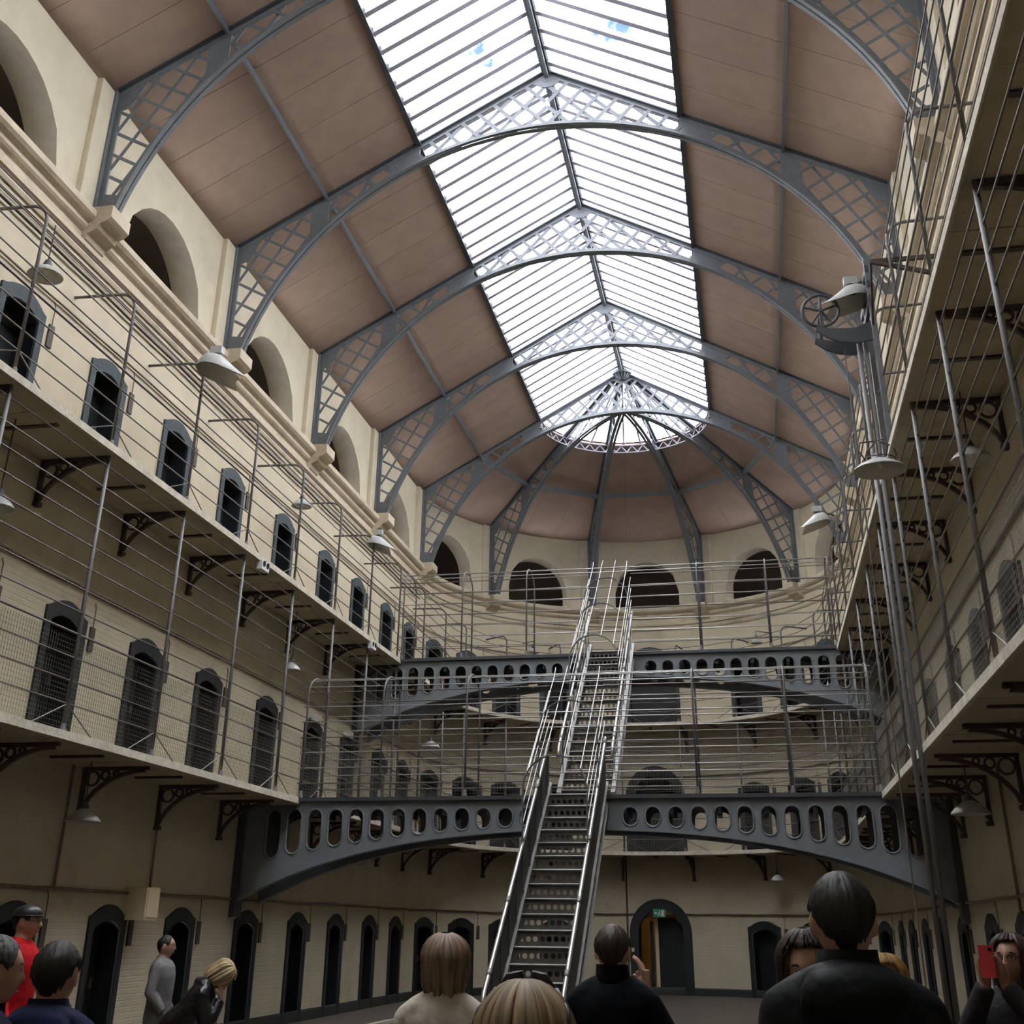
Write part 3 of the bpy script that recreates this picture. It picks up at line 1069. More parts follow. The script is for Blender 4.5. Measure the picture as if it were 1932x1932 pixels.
def bridge(zo, y0, y1, label, gap, has_mesh):
    zd = Z1 + zo
    g = thing('arched_bridge', label, 'footbridge', (0, y0, zd), group='iron footbridges across the hall')
    sh = Vector((0, 0, zo))
    hw = .122
    for yy, front in ((y0, -1), (y1, 1)):
        for s in (-1, 1):
            sl = sorted(s * c for c in SLOT)
            xa, xb = sorted((s * gap, s * (R - .02)))
            if front == 1:
                xa, xb = sorted((0, s * (R - .02)))
            q = plate_with_slots(yy, 0, xa, xb, sl, hw)
            web = q
            for v in web.v:
                v += sh
            w = web.build('girder_web', 'iron_bridge', g)
            w.data.flip_normals() if front == 1 else None
            so = w.modifiers.new('thickness', 'SOLIDIFY')
            so.thickness = .02
            so.offset = 0
            for c in sl:                              # raised rims around the slots
                if not (xa < c - hw and c + hw < xb) or front == 1:
                    continue
                lo, hi = zslot(c) + hw, 3.60 - hw
                if lo > hi: lo = hi = (lo + hi) / 2
                pts = [(c + hw * 1.12 * cos(t), yy - .015, hi + hw * 1.12 * sin(t) + zo) for t in [pi * k / 9 for k in range(10)]]
                pts += [(c + hw * 1.12 * cos(t), yy - .015, lo + hw * 1.12 * sin(t) + zo) for t in [pi + pi * k / 9 for k in range(10)]]
                MB().tube(pts, .017, 5, closed=True).build('slot_rim', 'iron_bridge', g)
            # bottom flange follows the arch
            q = MB()
            N = 22
            q.sweep([[(x, yy + e, zsof(x) + zo + d) for e, d in ((-.10, -.035), (.10, -.035), (.10, 0), (-.10, 0))] for x in [xa + (xb - xa) * k / N for k in range(N + 1)]])
            q.build('bottom_flange', 'iron_bridge', g)
            q = MB().box(xa, xb, yy - .09, yy + .09, zd - .06, zd + .005)
            q.build('top_flange', 'iron_dark', g)
            for c in ([s * 5.75] if front == -1 else []):
                x_ = s * (R - .06)
                MB().box(min(x_ - .05, x_ + .05), max(x_ - .05, x_ + .05), yy - .16, yy + .16, zsof(6) + zo - .35, zd - .12).build('end_plate', 'iron_dark', g)
    MB().box(-R + G, R - G, y0 + .02, y1 - .02, zd - .07, zd - .02).build('deck_plate', 'sheet', g)
    for x in [i * .8 for i in range(-7, 8)]:
        MB().box(x - .04, x + .04, y0 + .02, y1 - .02, zd - .30, zd - .07).build('cross_beam', 'iron_dark', g)
    # cage of hoops and rails over the deck
    xe = R - G
    yc, hy = (y0 + y1) / 2, (y1 - y0) / 2
    for x in (-5.1, -3.62, -2.03, 2.07, 3.67, 5.1):
        pts = [(x, y0, zd)] + [(x, yc - hy * cos(t), zd + 1.86 + .36 * sin(t)) for t in [pi * k / 12 for k in range(13)]] + [(x, y1, zd)]
        h = MB().tube(pts, .019, 8).build('hoop_post', 'post', g, smooth=True)
        for yy in (y0, y1):
            MB().lathe([(.045, 0), (.045, .05), (.03, .07), (.034, .10), (.02, .13)], (x, yy, zd), 10).build('collar', 'post', h, org=wloc(h), smooth=True)
    for yy in (y0, y1):
        for k in range(7):
            z = zd + .25 + .272 * k
            for xa, xb in ((-xe, -gap), (gap, xe)) if yy == y0 else ((-xe, xe),):
                MB().tube([(xa, yy, z + random.uniform(-.01, .01)), ((xa + xb) / 2, yy, z + random.uniform(-.012, .006)), (xb, yy, z + random.uniform(-.01, .01))], .0105, 6).build('rail', 'steel_rod' if k % 3 else 'rail', g)
    for dy_, dz_ in ((.06, 1.99), (.20, 2.13), (hy, 2.22)):
        MB().tube([(-xe, y0 + dy_, zd + dz_), (0, y0 + dy_, zd + dz_ - .02), (xe, y0 + dy_, zd + dz_)], .0105, 6).build('rail', 'steel_rod', g)
    if has_mesh:
        q = MB()
        w_ = .0022
        for xa, xb in ((-xe, -gap), (gap, xe)):
            for k in range(int((xb - xa) / .055)):
                x = xa + .055 * k
                q.tube([(x, y0 + .02, zd + .05), (x, y0 + .02, zd + 1.0)], w_, 3, cap=False)
            for k in range(18):
                q.tube([(xa, y0 + .02, zd + .05 + .055 * k), (xb, y0 + .02, zd + .05 + .055 * k)], w_, 3, cap=False)
        tag(q.build('wire_mesh', 'wire', g), kind='stuff')
    return g
YB1, YB2 = 21.31, 27.30
bridge(0.0, YB1, YB1 + 1.09, 'lower arched iron bridge with oval cut-outs carrying a railed walkway', .50, True)
bridge(Z2 - Z1, YB2, YB2 + 1.09, 'upper arched iron bridge with oval cut-outs further back', .50, False)

# ------------------------------------------------------------------ stairs
NR = 18
def riser_mesh(rise):
    q = MB()
    nh = 9
    w = .90
    cw = w / nh
    r_ = .036
    zc = rise / 2
    for i in range(nh):
        cx = -w / 2 + cw * (i + .5)
        m_ = 16
        def rect(t):
            c_, s_ = cos(t), sin(t)
            k = min((cw / 2) / abs(c_) if abs(c_) > 1e-6 else 9, (rise / 2) / abs(s_) if abs(s_) > 1e-6 else 9)
            return (cx + c_ * k, 0, zc + s_ * k)
        ang = sorted(set([2 * pi * k / m_ for k in range(m_)] + [math.atan2(sy * rise / 2, sx * cw / 2) % (2 * pi) for sx in (-1, 1) for sy in (-1, 1)]))
        for t0, t1 in zip(ang, ang[1:] + [ang[0] + 2 * pi]):
            q.quad((cx + r_ * cos(t0), 0, zc + r_ * sin(t0)), (cx + r_ * cos(t1), 0, zc + r_ * sin(t1)), rect(t1), rect(t0))
    return q.mesh('riser', 'tread')
def flight(zb, rise_tot, ya, yb, label, hoops, cage_end):
    g = thing('stair_flight', label, 'staircase', (0, ya, zb), group='iron stair flights')
    rise, going = rise_tot / NR, (yb - ya) / NR
    rm = riser_mesh(rise - .025)
    tm = MB().box(-.45, .45, -.025, going + .02, -.025, 0).mesh('tread', 'tread')
    nm = MB().tube([(-.45, -.02, -.012), (.45, -.02, -.012)], .016, 6).mesh('nosing', 'stringer')
    for i in range(NR):
        o = bpy.data.objects.new('riser', rm)
        o.location = (0, going * i, rise * i)
        o.parent = g
        col.objects.link(o)
        if i < NR:
            o = bpy.data.objects.new('tread', tm)
            o.location = (0, going * i, rise * (i + 1))
            o.parent = g
            col.objects.link(o)
            o2 = bpy.data.objects.new('nosing', nm)
            o2.parent = o
            col.objects.link(o2)
    sl = rise_tot / (yb - ya)
    zt = lambda y, h: zb + (y - ya) * sl + h
    n_ = Vector((0, -sl, 1)).normalized()
    for s in (-1, 1):
        x = s * .47
        q = MB()
        q.hexa([(x - .012, ya - .1, zt(ya - .1, -.12)), (x + .012, ya - .1, zt(ya - .1, -.12)), (x + .012, yb, zt(yb, -.12)), (x - .012, yb, zt(yb, -.12)),
                (x - .012, ya - .1, zt(ya - .1, .22)), (x + .012, ya - .1, zt(ya - .1, .22)), (x + .012, yb, zt(yb, .22)), (x - .012, yb, zt(yb, .22))])
        st = q.build('stringer', 'stringer', g)
        for h in (-.12, .22):
            q = MB()
            x0_, x1_ = sorted((x, x + s * .07))
            q.hexa([(x0_, ya - .1, zt(ya - .1, h - .012)), (x1_, ya - .1, zt(ya - .1, h - .012)), (x1_, yb, zt(yb, h - .012)), (x0_, yb, zt(yb, h - .012)),
                    (x0_, ya - .1, zt(ya - .1, h + .012)), (x1_, ya - .1, zt(ya - .1, h + .012)), (x1_, yb, zt(yb, h + .012)), (x0_, yb, zt(yb, h + .012))])
            q.build('flange', 'stringer', st, org=wloc(st))
        # sheet between stringer and handrail
        xp = s * .50
        q = MB()
        yp0, yp1 = ya + .15, yb - .1
        q.hexa([(xp - .006, yp0, zt(yp0, .26)), (xp + .006, yp0, zt(yp0, .26)), (xp + .006, yp1, zt(yp1, .26)), (xp - .006, yp1, zt(yp1, .26)),
                (xp - .006, yp0, zt(yp0, .86)), (xp + .006, yp0, zt(yp0, .86)), (xp + .006, yp1, zt(yp1, .86)), (xp - .006, yp1, zt(yp1, .86))])
        if zb > 1:                                       # the upper flight is open: a mid rail instead of a sheet
            q = MB().tube([(xp, yp0, zt(yp0, .58)), (xp, yp1, zt(yp1, .58))], .012, 6)
        sp_ = q.build('side_sheet' if zb < 1 else 'mid_rail', 'sheet', g)
        for k in range(9):
            y = yp0 + (yp1 - yp0) * (k + .5) / 9
            MB().bar((xp - s * .012, y, zt(y, .26)), (xp - s * .012, y, zt(y, .90)), .012, .04, upv=(0, 1, 0)).build('baluster', 'iron_dark', sp_, org=wloc(sp_))
        yh0 = ya - .1
        hr = MB().tube([(s * .505, yh0, zt(yh0, .86)), (s * .505, yh0 + .12, zt(yh0 + .12, .96)), (s * .505, yb, zt(yb, .96))], .030, 10)
        hr.build('handrail', 'steel', g, smooth=True)
        for k in range(5):
            y = yh0 + .4 + (yb - yh0 - .5) * k / 4
            MB().tube([(s * .505, y - .05, zt(y - .05, .96)), (s * .505, y + .05, zt(y + .05, .96))], .036, 10).build('rail_joint', 'stringer', g, smooth=True)
    # cage hoops and rods
    def hp(y, t):                                    # t 0..1 around the hoop
        L1, L2 = .80, pi * .50
        tot = 2 * L1 + L2
        d = t * tot
        if d < L1: return Vector((-.50, y, zt(y, .96) + d))
        if d < L1 + L2:
            a = pi - (d - L1) / .50
            return Vector((.50 * cos(a), y, zt(y, .96) + L1 + .50 * sin(a)))
        return Vector((.50, y, zt(y, .96) + L1 - (d - L1 - L2)))
    for y in hoops:
        pts = [hp(y, k / 30) for k in range(31)]
        q = MB()
        secs = []
        for i, p in enumerate(pts):
            d = (pts[min(i + 1, 30)] - pts[max(i - 1, 0)]).normalized()
            nn = d.cross(Vector((0, 1, 0)))
            secs.append([p + nn * e + Vector((0, f_, 0)) for e, f_ in ((-.008, -.03), (.008, -.03), (.008, .03), (-.008, .03))])
        q.sweep(secs)
        q.build('cage_hoop', 'iron', g)
    for t in (.09, .18, .265, .35, .45, .55, .65, .735, .82, .91):
        y0_ = hoops[0] - .02
        y1_ = cage_end
        p0, p1 = hp(y0_, t), hp(y1_, t)
        pts = [p0, p0.lerp(p1, .5) + Vector((random.uniform(-.01, .01), 0, random.uniform(-.012, .008))), p1]
        if .3 < t < .7:
            pts.append(Vector((p1.x, p1.y + .20, zt(yb, 2.26))))
        MB().tube(pts, .0095, 6).build('cage_rod', 'steel_rod', g)
    return g
flight(0.0, Z1, 16.17, YB1, 'lower iron stair flight with pierced risers rising from the floor', (18.72, 20.2), YB1)
flight(Z1, Z2 - Z1, YB1 + 1.09, YB2, 'upper iron stair flight with caged rods climbing to the upper bridge', (23.88, 25.19, 26.37), YB2)

# ------------------------------------------------------------------ lamps
def dish_lamp(name, label, loc, dia, drop, caged=False, arm=None):
    """loc: centre of the rim; drop: length of the hanging rod"""
    x, y, z = loc
    r_ = dia / 2
    g = thing(name, label, 'lamp', loc, group='enamel gallery lamps')
    L = Vector(loc)
    prof = [(r_, 0), (r_ * .98, .012), (r_ * .80, .06), (r_ * .50, .115), (r_ * .26, .15), (r_ * .24, .155)]
    inn = [(a - .004, h - .006) for a, h in prof]
    b = MB().lathe(prof, L, 28)
    b.build('shade', 'enamel', g, smooth=True)
    MB().lathe(inn, L, 28).build('shade_inside', 'enamel_in', g, smooth=True)
    MB().lathe([(.001, .235), (.04, .235), (.045, .20), (.055, .19), (r_ * .25, .15), (r_ * .25, .145)], L, 16).build('cap', 'iron_dark', g, smooth=True)
    MB().lathe([(.001, .02), (.025, .035), (.032, .07), (.02, .11), (.018, .14)], L, 12).build('bulb', 'white', g, smooth=True)
    top = L + Vector((0, 0, .235 + drop))
    MB().tube([L + Vector((0, 0, .23)), top], .009, 6).build('rod', 'rust', g)
    if arm:
        MB().tube([top, top + Vector(arm)], .012, 6).build('arm', 'rust', g)
    if caged:
        for k in range(4):
            a = pi / 2 * k + .4
            c, s_ = cos(a), sin(a)
            pts = [L + Vector((c * r_ * .55, s_ * r_ * .55, .12)), L + Vector((c * r_ * .78, s_ * r_ * .78, .24)), L + Vector((c * r_ * .70, s_ * r_ * .70, .36)), L + Vector((c * .05, s_ * .05, .40))]
            MB().tube(pts, .010, 6).build('guard_wire', 'rust', g)
        MB().tube([L + Vector((r_ * .6 * cos(t), r_ * .6 * sin(t), .14)) for t in [2 * pi * k / 18 for k in range(18)]], .009, 5, closed=True).build('guard_ring', 'rust', g)
    return g
def flood_lamp(label, loc, rz, size, pitch=18, stem=None):
    """enamel floodlight: rounded at the neck, cut straight at the mouth; mouth along local +x"""
    g = thing('flood_lamp', label, 'lamp', loc, group='enamel floodlights')
    Rm = Matrix.Rotation(rz, 3, 'Z') @ Matrix.Rotation(math.radians(pitch), 3, 'Y')
    L = Vector(loc)
    a_, w_ = size * .60, size * .40
    nu, nv = 20, 9
    def pt(i, j, k=1.0):
        t = -pi / 2 * 1.0 + pi * i / nu                  # round the rim from one front corner to the other
        # plan outline: semicircle at the back, straight sides to the mouth at +x
        ph = i / nu
        if ph < .28:
            q_ = Vector((a_ * (1 - ph / .28), -w_, 0))
        elif ph > .72:
            q_ = Vector((a_ * (ph - .72) / .28, w_, 0))
        else:
            th = -pi / 2 - pi * (ph - .28) / .44
            q_ = Vector((w_ * cos(th) * 1.0, w_ * sin(th), 0))
        s_ = j / nv
        h = size * .34 * math.sin(s_ * pi / 2)
        f_ = cos(s_ * pi / 2) ** .7
        cpt = Vector((min(q_.x, a_) * .55 + .02 * size, 0, 0))
        p = cpt.lerp(q_, f_)
        slope = (1 - .92 * max(0, p.x) / a_)             # the hood flattens towards the mouth
        return L + Rm @ Vector((p.x * k, p.y * k, h * max(.12, slope) * k))
    for nm, k, mt in (('hood', 1.0, 'enamel'), ('reflector', .975, 'enamel_in')):
        q = MB()
        base = len(q.v)
        for i in range(nu + 1):
            for j in range(nv + 1):
                q.v.append(pt(i, j, k))
        for i in range(nu):
            for j in range(nv):
                q.f.append((base + i * (nv + 1) + j, base + (i + 1) * (nv + 1) + j, base + (i + 1) * (nv + 1) + j + 1, base + i * (nv + 1) + j + 1))
        q.build(nm, mt, g, smooth=True)
    tp = L + Rm @ Vector((-w_ * .2, 0, size * .30))
    MB().lathe([(.07, -.06), (.07, .02), (.05, .06), (.05, .13), (.02, .15)], tp, 12).build('neck', 'rust', g, smooth=True)
    MB().box(tp.x - .10, tp.x + .10, tp.y - .06, tp.y + .06, tp.z + .08, tp.z + .20).build('control_box', 'enamel', g)
    if stem:
        MB().tube([tp + Vector((0, 0, .1)), Vector(stem)], .02, 8).build('stem', 'rust', g)
    return g
flood_lamp('large grey enamel floodlight at the top railing by the second corbel', (-4.90, 15.45, 9.62), math.radians(38), .78, 14, (-5.2, 15.69, 9.80))
flood_lamp('grey enamel floodlight further along the left top railing', (-5.10, 24.95, 9.62), math.radians(30), .68, 14, (-5.2, 25.0, 9.80))
flood_lamp('large grey enamel floodlight beside the hoist wheel', (4.98, 15.75, 10.08), math.radians(172), .74, 12, (5.15, 15.7, 10.4))
flood_lamp('grey enamel floodlight on the right top railing near the rounded end', (4.80, 24.6, 9.52), math.radians(172), .68, 16, (5.17, 25.0, 9.85))
dish_lamp('dish_lamp', 'grey dish lamp hanging by the nearest top gallery door on the left', (-5.62, 11.80, 9.36), .46, .55)
dish_lamp('dish_lamp', 'grey dish lamp hanging near the fifth top gallery door on the left', (-5.65, 21.45, 9.46), .42, .55)
dish_lamp('dish_lamp', 'dish lamp under the left top gallery at the edge of the photo', (-5.70, 11.93, 6.22), .40, .93)
dish_lamp('dish_lamp', 'small dish lamp under the left top gallery above the bridge end', (-5.70, 21.83, 6.22), .36, .93)
dish_lamp('dish_lamp', 'dark dish lamp under the left middle gallery between two brackets', (-5.70, 15.0, 2.92), .47, .52)
dish_lamp('dish_lamp', 'large rusty caged dish lamp hanging in front of the right galleries', (4.92, 14.75, 7.08), .68, 1.35, True)
dish_lamp('dish_lamp', 'grey dish lamp under the right top gallery', (5.70, 13.05, 6.52), .46, .62)
dish_lamp('dish_lamp', 'grey dish lamp under the right middle gallery', (5.60, 16.0, 3.02), .48, .42)
dish_lamp('dish_lamp', 'small dish lamp under the curved middle gallery on the right', (3.50, 36.78, 3.0), .40, .44)
dish_lamp('dish_lamp', 'small dish lamp under the left middle gallery behind the lower bridge', (-5.70, 27.14, 2.95), .42, .49)
dish_lamp('dish_lamp', 'small dish lamp on a hook in the curved top gallery, left one', (-3.55, 36.75, 9.62), .36, .14, False, (-.42, .32, 0))
dish_lamp('dish_lamp', 'small dish lamp on a hook in the curved top gallery, right one', (3.45, 36.83, 9.72), .36, .14, False, (.42, .32, 0))
dish_lamp('dish_lamp', 'pale dish lamp under the curved top gallery on the left', (-4.95, 29.8, 5.82), .50, 1.2)

# ------------------------------------------------------------------ pipes on the walls
def pipe(label, pts, r_=.014, mt='pipe'):
    o = MB().tube(pts, r_, 6).build('wall_pipe', mt, org=pts[0])
    return tag(o, label, 'pipe', 'pipes on the walls')
def urun(y0, side): return [P((y0 - YA) if side == 'left' else uR(y0), 0, 0)]
for side in ('left', 'apse', 'right'):
    a, b = {'left': (6 - YA, 0), 'apse': (0, ARC), 'right': (ARC, uR(4))}[side]
    for z, r_, lv in ((2.13, .022, 'ground floor'), (6.03, .022, 'middle gallery'), (9.66, .016, 'top gallery')):
        us = urange(a, b, .4)
        if side != 'apse':
            us = [a + (b - a) * k / 30 for k in range(31)]
        where = {'left': 'left wall', 'right': 'right wall', 'apse': 'curved end wall'}[side]
        pipe(f'brown pipe above the {lv} doors on the {where}', [P(u, .035, z + random.uniform(-.012, .012)) for u in us], r_)
us = [(6 - YA) + (YA - 6) * k / 30 for k in range(31)]
pipe('dark cable just below the cornice of the left wall', [P(u, .05, 10.36 + random.uniform(-.012, .012)) for u in us], .022, 'plate')
pipe('thin cable below the cornice of the left wall', [P(u, .04, 10.50 + random.uniform(-.01, .01)) for u in us], .010, 'plate')
pipe('upright pipe over the beige box on the left wall', [(-6.16, 18.05, 2.0), (-6.16, 18.0, 3.68)], .02)
pipe('upright pipe left of the arched doorway', [(-.98, YA + 6.10, .1), (-.98, YA + 6.10, 3.68)], .03, 'plate')
pipe('upright pipe on the left wall beside the leftmost head', [(-6.16, 15.35, 2.1), (-6.16, 15.35, 3.68)], .02)
pipe('upright pipe on the right wall below the lamp', [(6.16, 16.9, 1.9), (6.16, 16.9, 3.68)], .02)

# ------------------------------------------------------------------ boxes, signs
b = thing('speaker_box', 'beige box fixed high on the left ground floor wall', 'box', (-6.0, 17.6, 1.76))
MB().box(-6.2, -5.86, 17.38, 17.80, 1.76, 2.20).build('case', 'box', b)
MB().box(-5.86, -5.85, 17.42, 17.76, 1.80, 2.16).build('grille', 'box', b)
for i, (y, w_) in enumerate(((18.6, 'nearer'), (25.0, 'further'))):
    e = thing('emergency_light', f'white twin spot emergency light at the left top gallery edge, {w_} one', 'light', (-5.12, y, 7.34), group='emergency lights')
    MB().box(-5.16, -5.06, y - .16, y + .16, 7.28, 7.44).build('case', 'white', e)
    for dy_ in (-.08, .08):
        MB().lathe([(.001, 0), (.055, 0), (.05, .05), (.03, .08)], (-5.05, y + dy_, 7.38), 12, axis=(-1, 0, .2)).build('spot', 'black', e)
for i, (y, w_) in enumerate(((24.41, 'nearer'), (26.68, 'further'))):
    e = thing('sign_light', f'small white box light over a middle gallery door behind the bridge rails, {w_} one', 'light', (-6.15, y, 5.70), group='box lights over doors')
    MB().box(-6.2, -6.08, y - .05, y + .33, 5.68, 5.80).build('case', 'white', e)
    MB().box(-6.08, -6.07, y - .03, y + .31, 5.70, 5.78).build('lens', 'enamel_in', e)
ys = YA + R - .16
e = thing('exit_sign', 'green emergency exit sign with running figure over the arched doorway', 'sign', (-.02, ys, 2.06))
MB().box(-.20, .17, ys, ys + .03, 2.05, 2.27).build('panel', 'green', e)
def flat(pts, nm, mt):
    MB().prism([(x, ys - .004, z) for x, z in pts], (0, .004, 0)).build(nm, mt, e)
flat([(.04, 2.08), (.12, 2.08), (.12, 2.24), (.04, 2.24)], 'pictogram_door', 'white')                       # door
flat([(-.03, 2.215), (-.01, 2.235), (.01, 2.215), (-.01, 2.195)], 'figure_head', 'white')                 # running figure
flat([(-.03, 2.19), (.0, 2.19), (-.01, 2.14), (-.045, 2.14)], 'figure_body', 'white')
flat([(-.045, 2.14), (-.02, 2.145), (-.05, 2.08), (-.075, 2.085)], 'figure_leg', 'white')
flat([(-.02, 2.145), (.0, 2.14), (.025, 2.09), (.005, 2.085)], 'figure_leg', 'white')
flat([(-.17, 2.16), (-.12, 2.20), (-.12, 2.175), (-.075, 2.175), (-.075, 2.145), (-.12, 2.145), (-.12, 2.12)], 'arrow', 'white')
MB().box(-.1, -.08, ys, ys + .02, 2.27, 2.34).build('hanger', 'rust', e)
MB().box(.06, .08, ys, ys + .02, 2.27, 2.34).build('hanger', 'rust', e)

# ------------------------------------------------------------------ hoist on the right
h = thing('hoist', 'iron hoist bracket with spoked hand wheel on the right top railing', 'hoist', (5.1, 15.7, 9.2))
wc = Vector((4.50, 15.62, 9.93))
wh = MB().tube([wc + Vector((.26 * cos(t), .0, .26 * sin(t))) for t in [2 * pi * k / 28 for k in range(28)]], .024, 8, closed=True).build('wheel_rim', 'iron_dark', h, smooth=True)
for k in range(5):
    t = 2 * pi * k / 5 + .3
    MB().tube([wc, wc + Vector((.26 * cos(t), 0, .26 * sin(t)))], [.022, .014], 6).build('spoke', 'iron_dark', wh, org=wloc(wh))
MB().tube([wc - Vector((0, .05, 0)), wc + Vector((0, .42, 0))], .03, 10).build('axle', 'iron_dark', h)
for dy_ in (0.0, .40):
    y = 15.62 + dy_
    prof = [(5.20, 9.70), (4.95, 9.60), (4.62, 9.62), (4.42, 9.68), (4.40, 9.60), (4.55, 9.48), (4.72, 9.40), (4.95, 9.36), (5.20, 9.40)]
    MB().prism([(x, y - .02, z) for x, z in prof], (0, .04, 0)).build('arm_plate', 'iron_dark', h)
    MB().bar((4.50, y, 9.66), (wc.x, y, wc.z), .05, .05, upv=(0, 1, 0)).build('bearing_post', 'iron_dark', h)
for z in (9.9, 10.15, 10.4):
    MB().bar((5.18, 15.3, z), (5.18, 16.4, z), .05, .10).build('crossbar', 'iron_dark', h)
for y in (15.35, 16.0):
    MB().bar((5.19, y, 7.5), (5.19, y, 10.6), .07, .07, upv=(0, 1, 0)).build('stanchion', 'iron', h)
MB().bar((4.98, 13.42, 9.42), (6.18, 13.42, 9.42), .05, .05).build('jib_bar', 'rust', h)
MB().bar((4.98, 13.42, 9.42), (6.18, 13.3, 8.95), .05, .05).build('jib_bar', 'rust', h)
MB().bar((4.98, 13.42, 9.42), (5.18, 15.4, 9.50), .03, .03).build('jib_bar', 'rust', h)
for i, x in enumerate((4.985, 5.075)):
    o = MB().tube([(x, 15.70 + i * .02, 0), (x, 15.70 + i * .02, 9.42)], .034, 10).build('hoist_pole', 'post', smooth=True, org=(x, 15.7, 0))
    tag(o, f'tall grey pole dropping from the hoist to the floor, {"left" if i == 0 else "right"} one of the pair', 'pole', 'hoist poles')
o = MB().tube([(4.80, 15.9, 0), (4.80, 15.9, 9.40)], .010, 6).build('hoist_rope', 'rail', org=(4.80, 15.9, 0))
tag(o, 'thin hoist rope hanging left of the two tall poles', 'rope')

# ------------------------------------------------------------------ people
def cloth(name, c, rough=.85, var=.15):
    m_ = mat(name, c, rough, var=var, scale=14, bump=.35, bscale=22)
    m_.node_tree.nodes['Principled BSDF'].inputs['Specular IOR Level'].default_value = .15
    return m_
def hair_mat(name, c1, c2):
    Mh = bpy.data.materials.new(name)
    Mh.use_nodes = True
    t = Mh.node_tree
    b_ = t.nodes['Principled BSDF']
    b_.inputs['Roughness'].default_value = .6
    u_ = t.nodes.new('ShaderNodeTexCoord')
    mp = t.nodes.new('ShaderNodeMapping')
    mp.inputs['Scale'].default_value = (46, 1.6, 1)
    n = t.nodes.new('ShaderNodeTexNoise')
    n.inputs['Scale'].default_value = 1.0
    n.inputs['Detail'].default_value = 5
    r = t.nodes.new('ShaderNodeValToRGB')
    r.color_ramp.elements[0].position = .36
    r.color_ramp.elements[0].color = (*c1, 1)
    r.color_ramp.elements[1].position = .64
    r.color_ramp.elements[1].color = (*c2, 1)
    t.links.new(u_.outputs['UV'], mp.inputs['Vector'])
    t.links.new(mp.outputs['Vector'], n.inputs['Vector'])
    t.links.new(n.outputs['Fac'], r.inputs['Fac'])
    t.links.new(r.outputs['Color'], b_.inputs['Base Color'])
    bp = t.nodes.new('ShaderNodeBump')
    bp.inputs['Strength'].default_value = .5
    bp.inputs['Distance'].default_value = .004
    t.links.new(n.outputs['Fac'], bp.inputs['Height'])
    t.links.new(bp.outputs['Normal'], b_.inputs['Normal'])
    return Mh
M['skin'] = mat('skin', (.56, .33, .24), .5, var=.06, scale=20)
M['skin_dark'] = mat('skin tan', (.40, .22, .15), .5, var=.06, scale=20)
M['lip'] = mat('lips', (.42, .17, .15), .5)
M['eye'] = mat('eye white', (.7, .68, .65), .3)
M['iris'] = mat('iris', (.03, .02, .015), .2)
M['trouser'] = cloth('dark trousers', (.02, .02, .024))
M['shoe'] = mat('shoe', (.02, .018, .016), .5)

def loft(q, rings, n=18):
    """rings: (centre, rx, ry) or (centre, r) stacked along their path; rx sideways in x, ry along y for near-vertical paths"""
    base = len(q.v)
    N = len(rings)
    cs = [Vector(r_[0]) for r_ in rings]
    for i, r_ in enumerate(rings):
        d = (cs[min(i + 1, N - 1)] - cs[max(i - 1, 0)]).normalized()
        ux = Vector((1, 0, 0)) - d * d.x
        ux = ux.normalized() if ux.length > .2 else Vector((0, 1, 0))
        uy = d.cross(ux).normalized()
        rx = r_[1]
        ry = r_[2] if len(r_) > 2 else r_[1]
        for k in range(n):
            t = 2 * pi * k / n
            q.v.append(cs[i] + ux * rx * cos(t) + uy * ry * sin(t))
    for i in range(N - 1):
        for k in range(n):
            k2 = (k + 1) % n
            q.f.append((base + i * n + k, base + i * n + k2, base + (i + 1) * n + k2, base + (i + 1) * n + k))
    q.f.append(tuple(base + k for k in reversed(range(n))))
    q.f.append(tuple(base + (N - 1) * n + k for k in range(n)))
def ball(q, c, rx, ry=None, rz=None, nu=16, nv=12, fn=None):
    ry = ry or rx
    rz = rz or rx
    c = Vector(c)
    base = len(q.v)
    for j in range(nv + 1):
        ph = -pi / 2 + pi * j / nv
        for k in range(nu):
            t = 2 * pi * k / nu
            p = Vector((rx * cos(ph) * sin(t), ry * cos(ph) * cos(t), rz * sin(ph)))
            if fn:
                p = fn(p)
            q.v.append(c + p)
    for j in range(nv):
        for k in range(nu):
            k2 = (k + 1) % nu
            q.f.append((base + j * nu + k, base + j * nu + k2, base + (j + 1) * nu + k2, base + (j + 1) * nu + k))
def head_fn(p):
    x, y, z = p
    if z > 0:
        k = 1 + .09 * sin(pi * z / .118)
        x, y = x * k, y * k
    if z < 0:
        t = -z / .118
        x *= 1 - .30 * t ** 1.6
        y = y * (1 - .30 * t) if y < 0 else y * (1 - .10 * t) + .012 * t
    g = lambda cx, cz, sx, sz: math.exp(-((x - cx) / sx) ** 2 - ((z - cz) / sz) ** 2)
    if y > 0:
        y += .030 * g(0, -.022, .013, .020) + .012 * g(0, .006, .010, .022)
        y -= .011 * (g(.031, .010, .016, .012) + g(-.031, .010, .016, .012))
        y += .005 * (g(.030, .031, .022, .008) + g(-.030, .031, .022, .008))
        y += .006 * g(0, -.056, .022, .007) + .004 * g(0, -.070, .020, .007)
        y += .006 * g(0, -.098, .022, .016)
    return Vector((x, y, z))
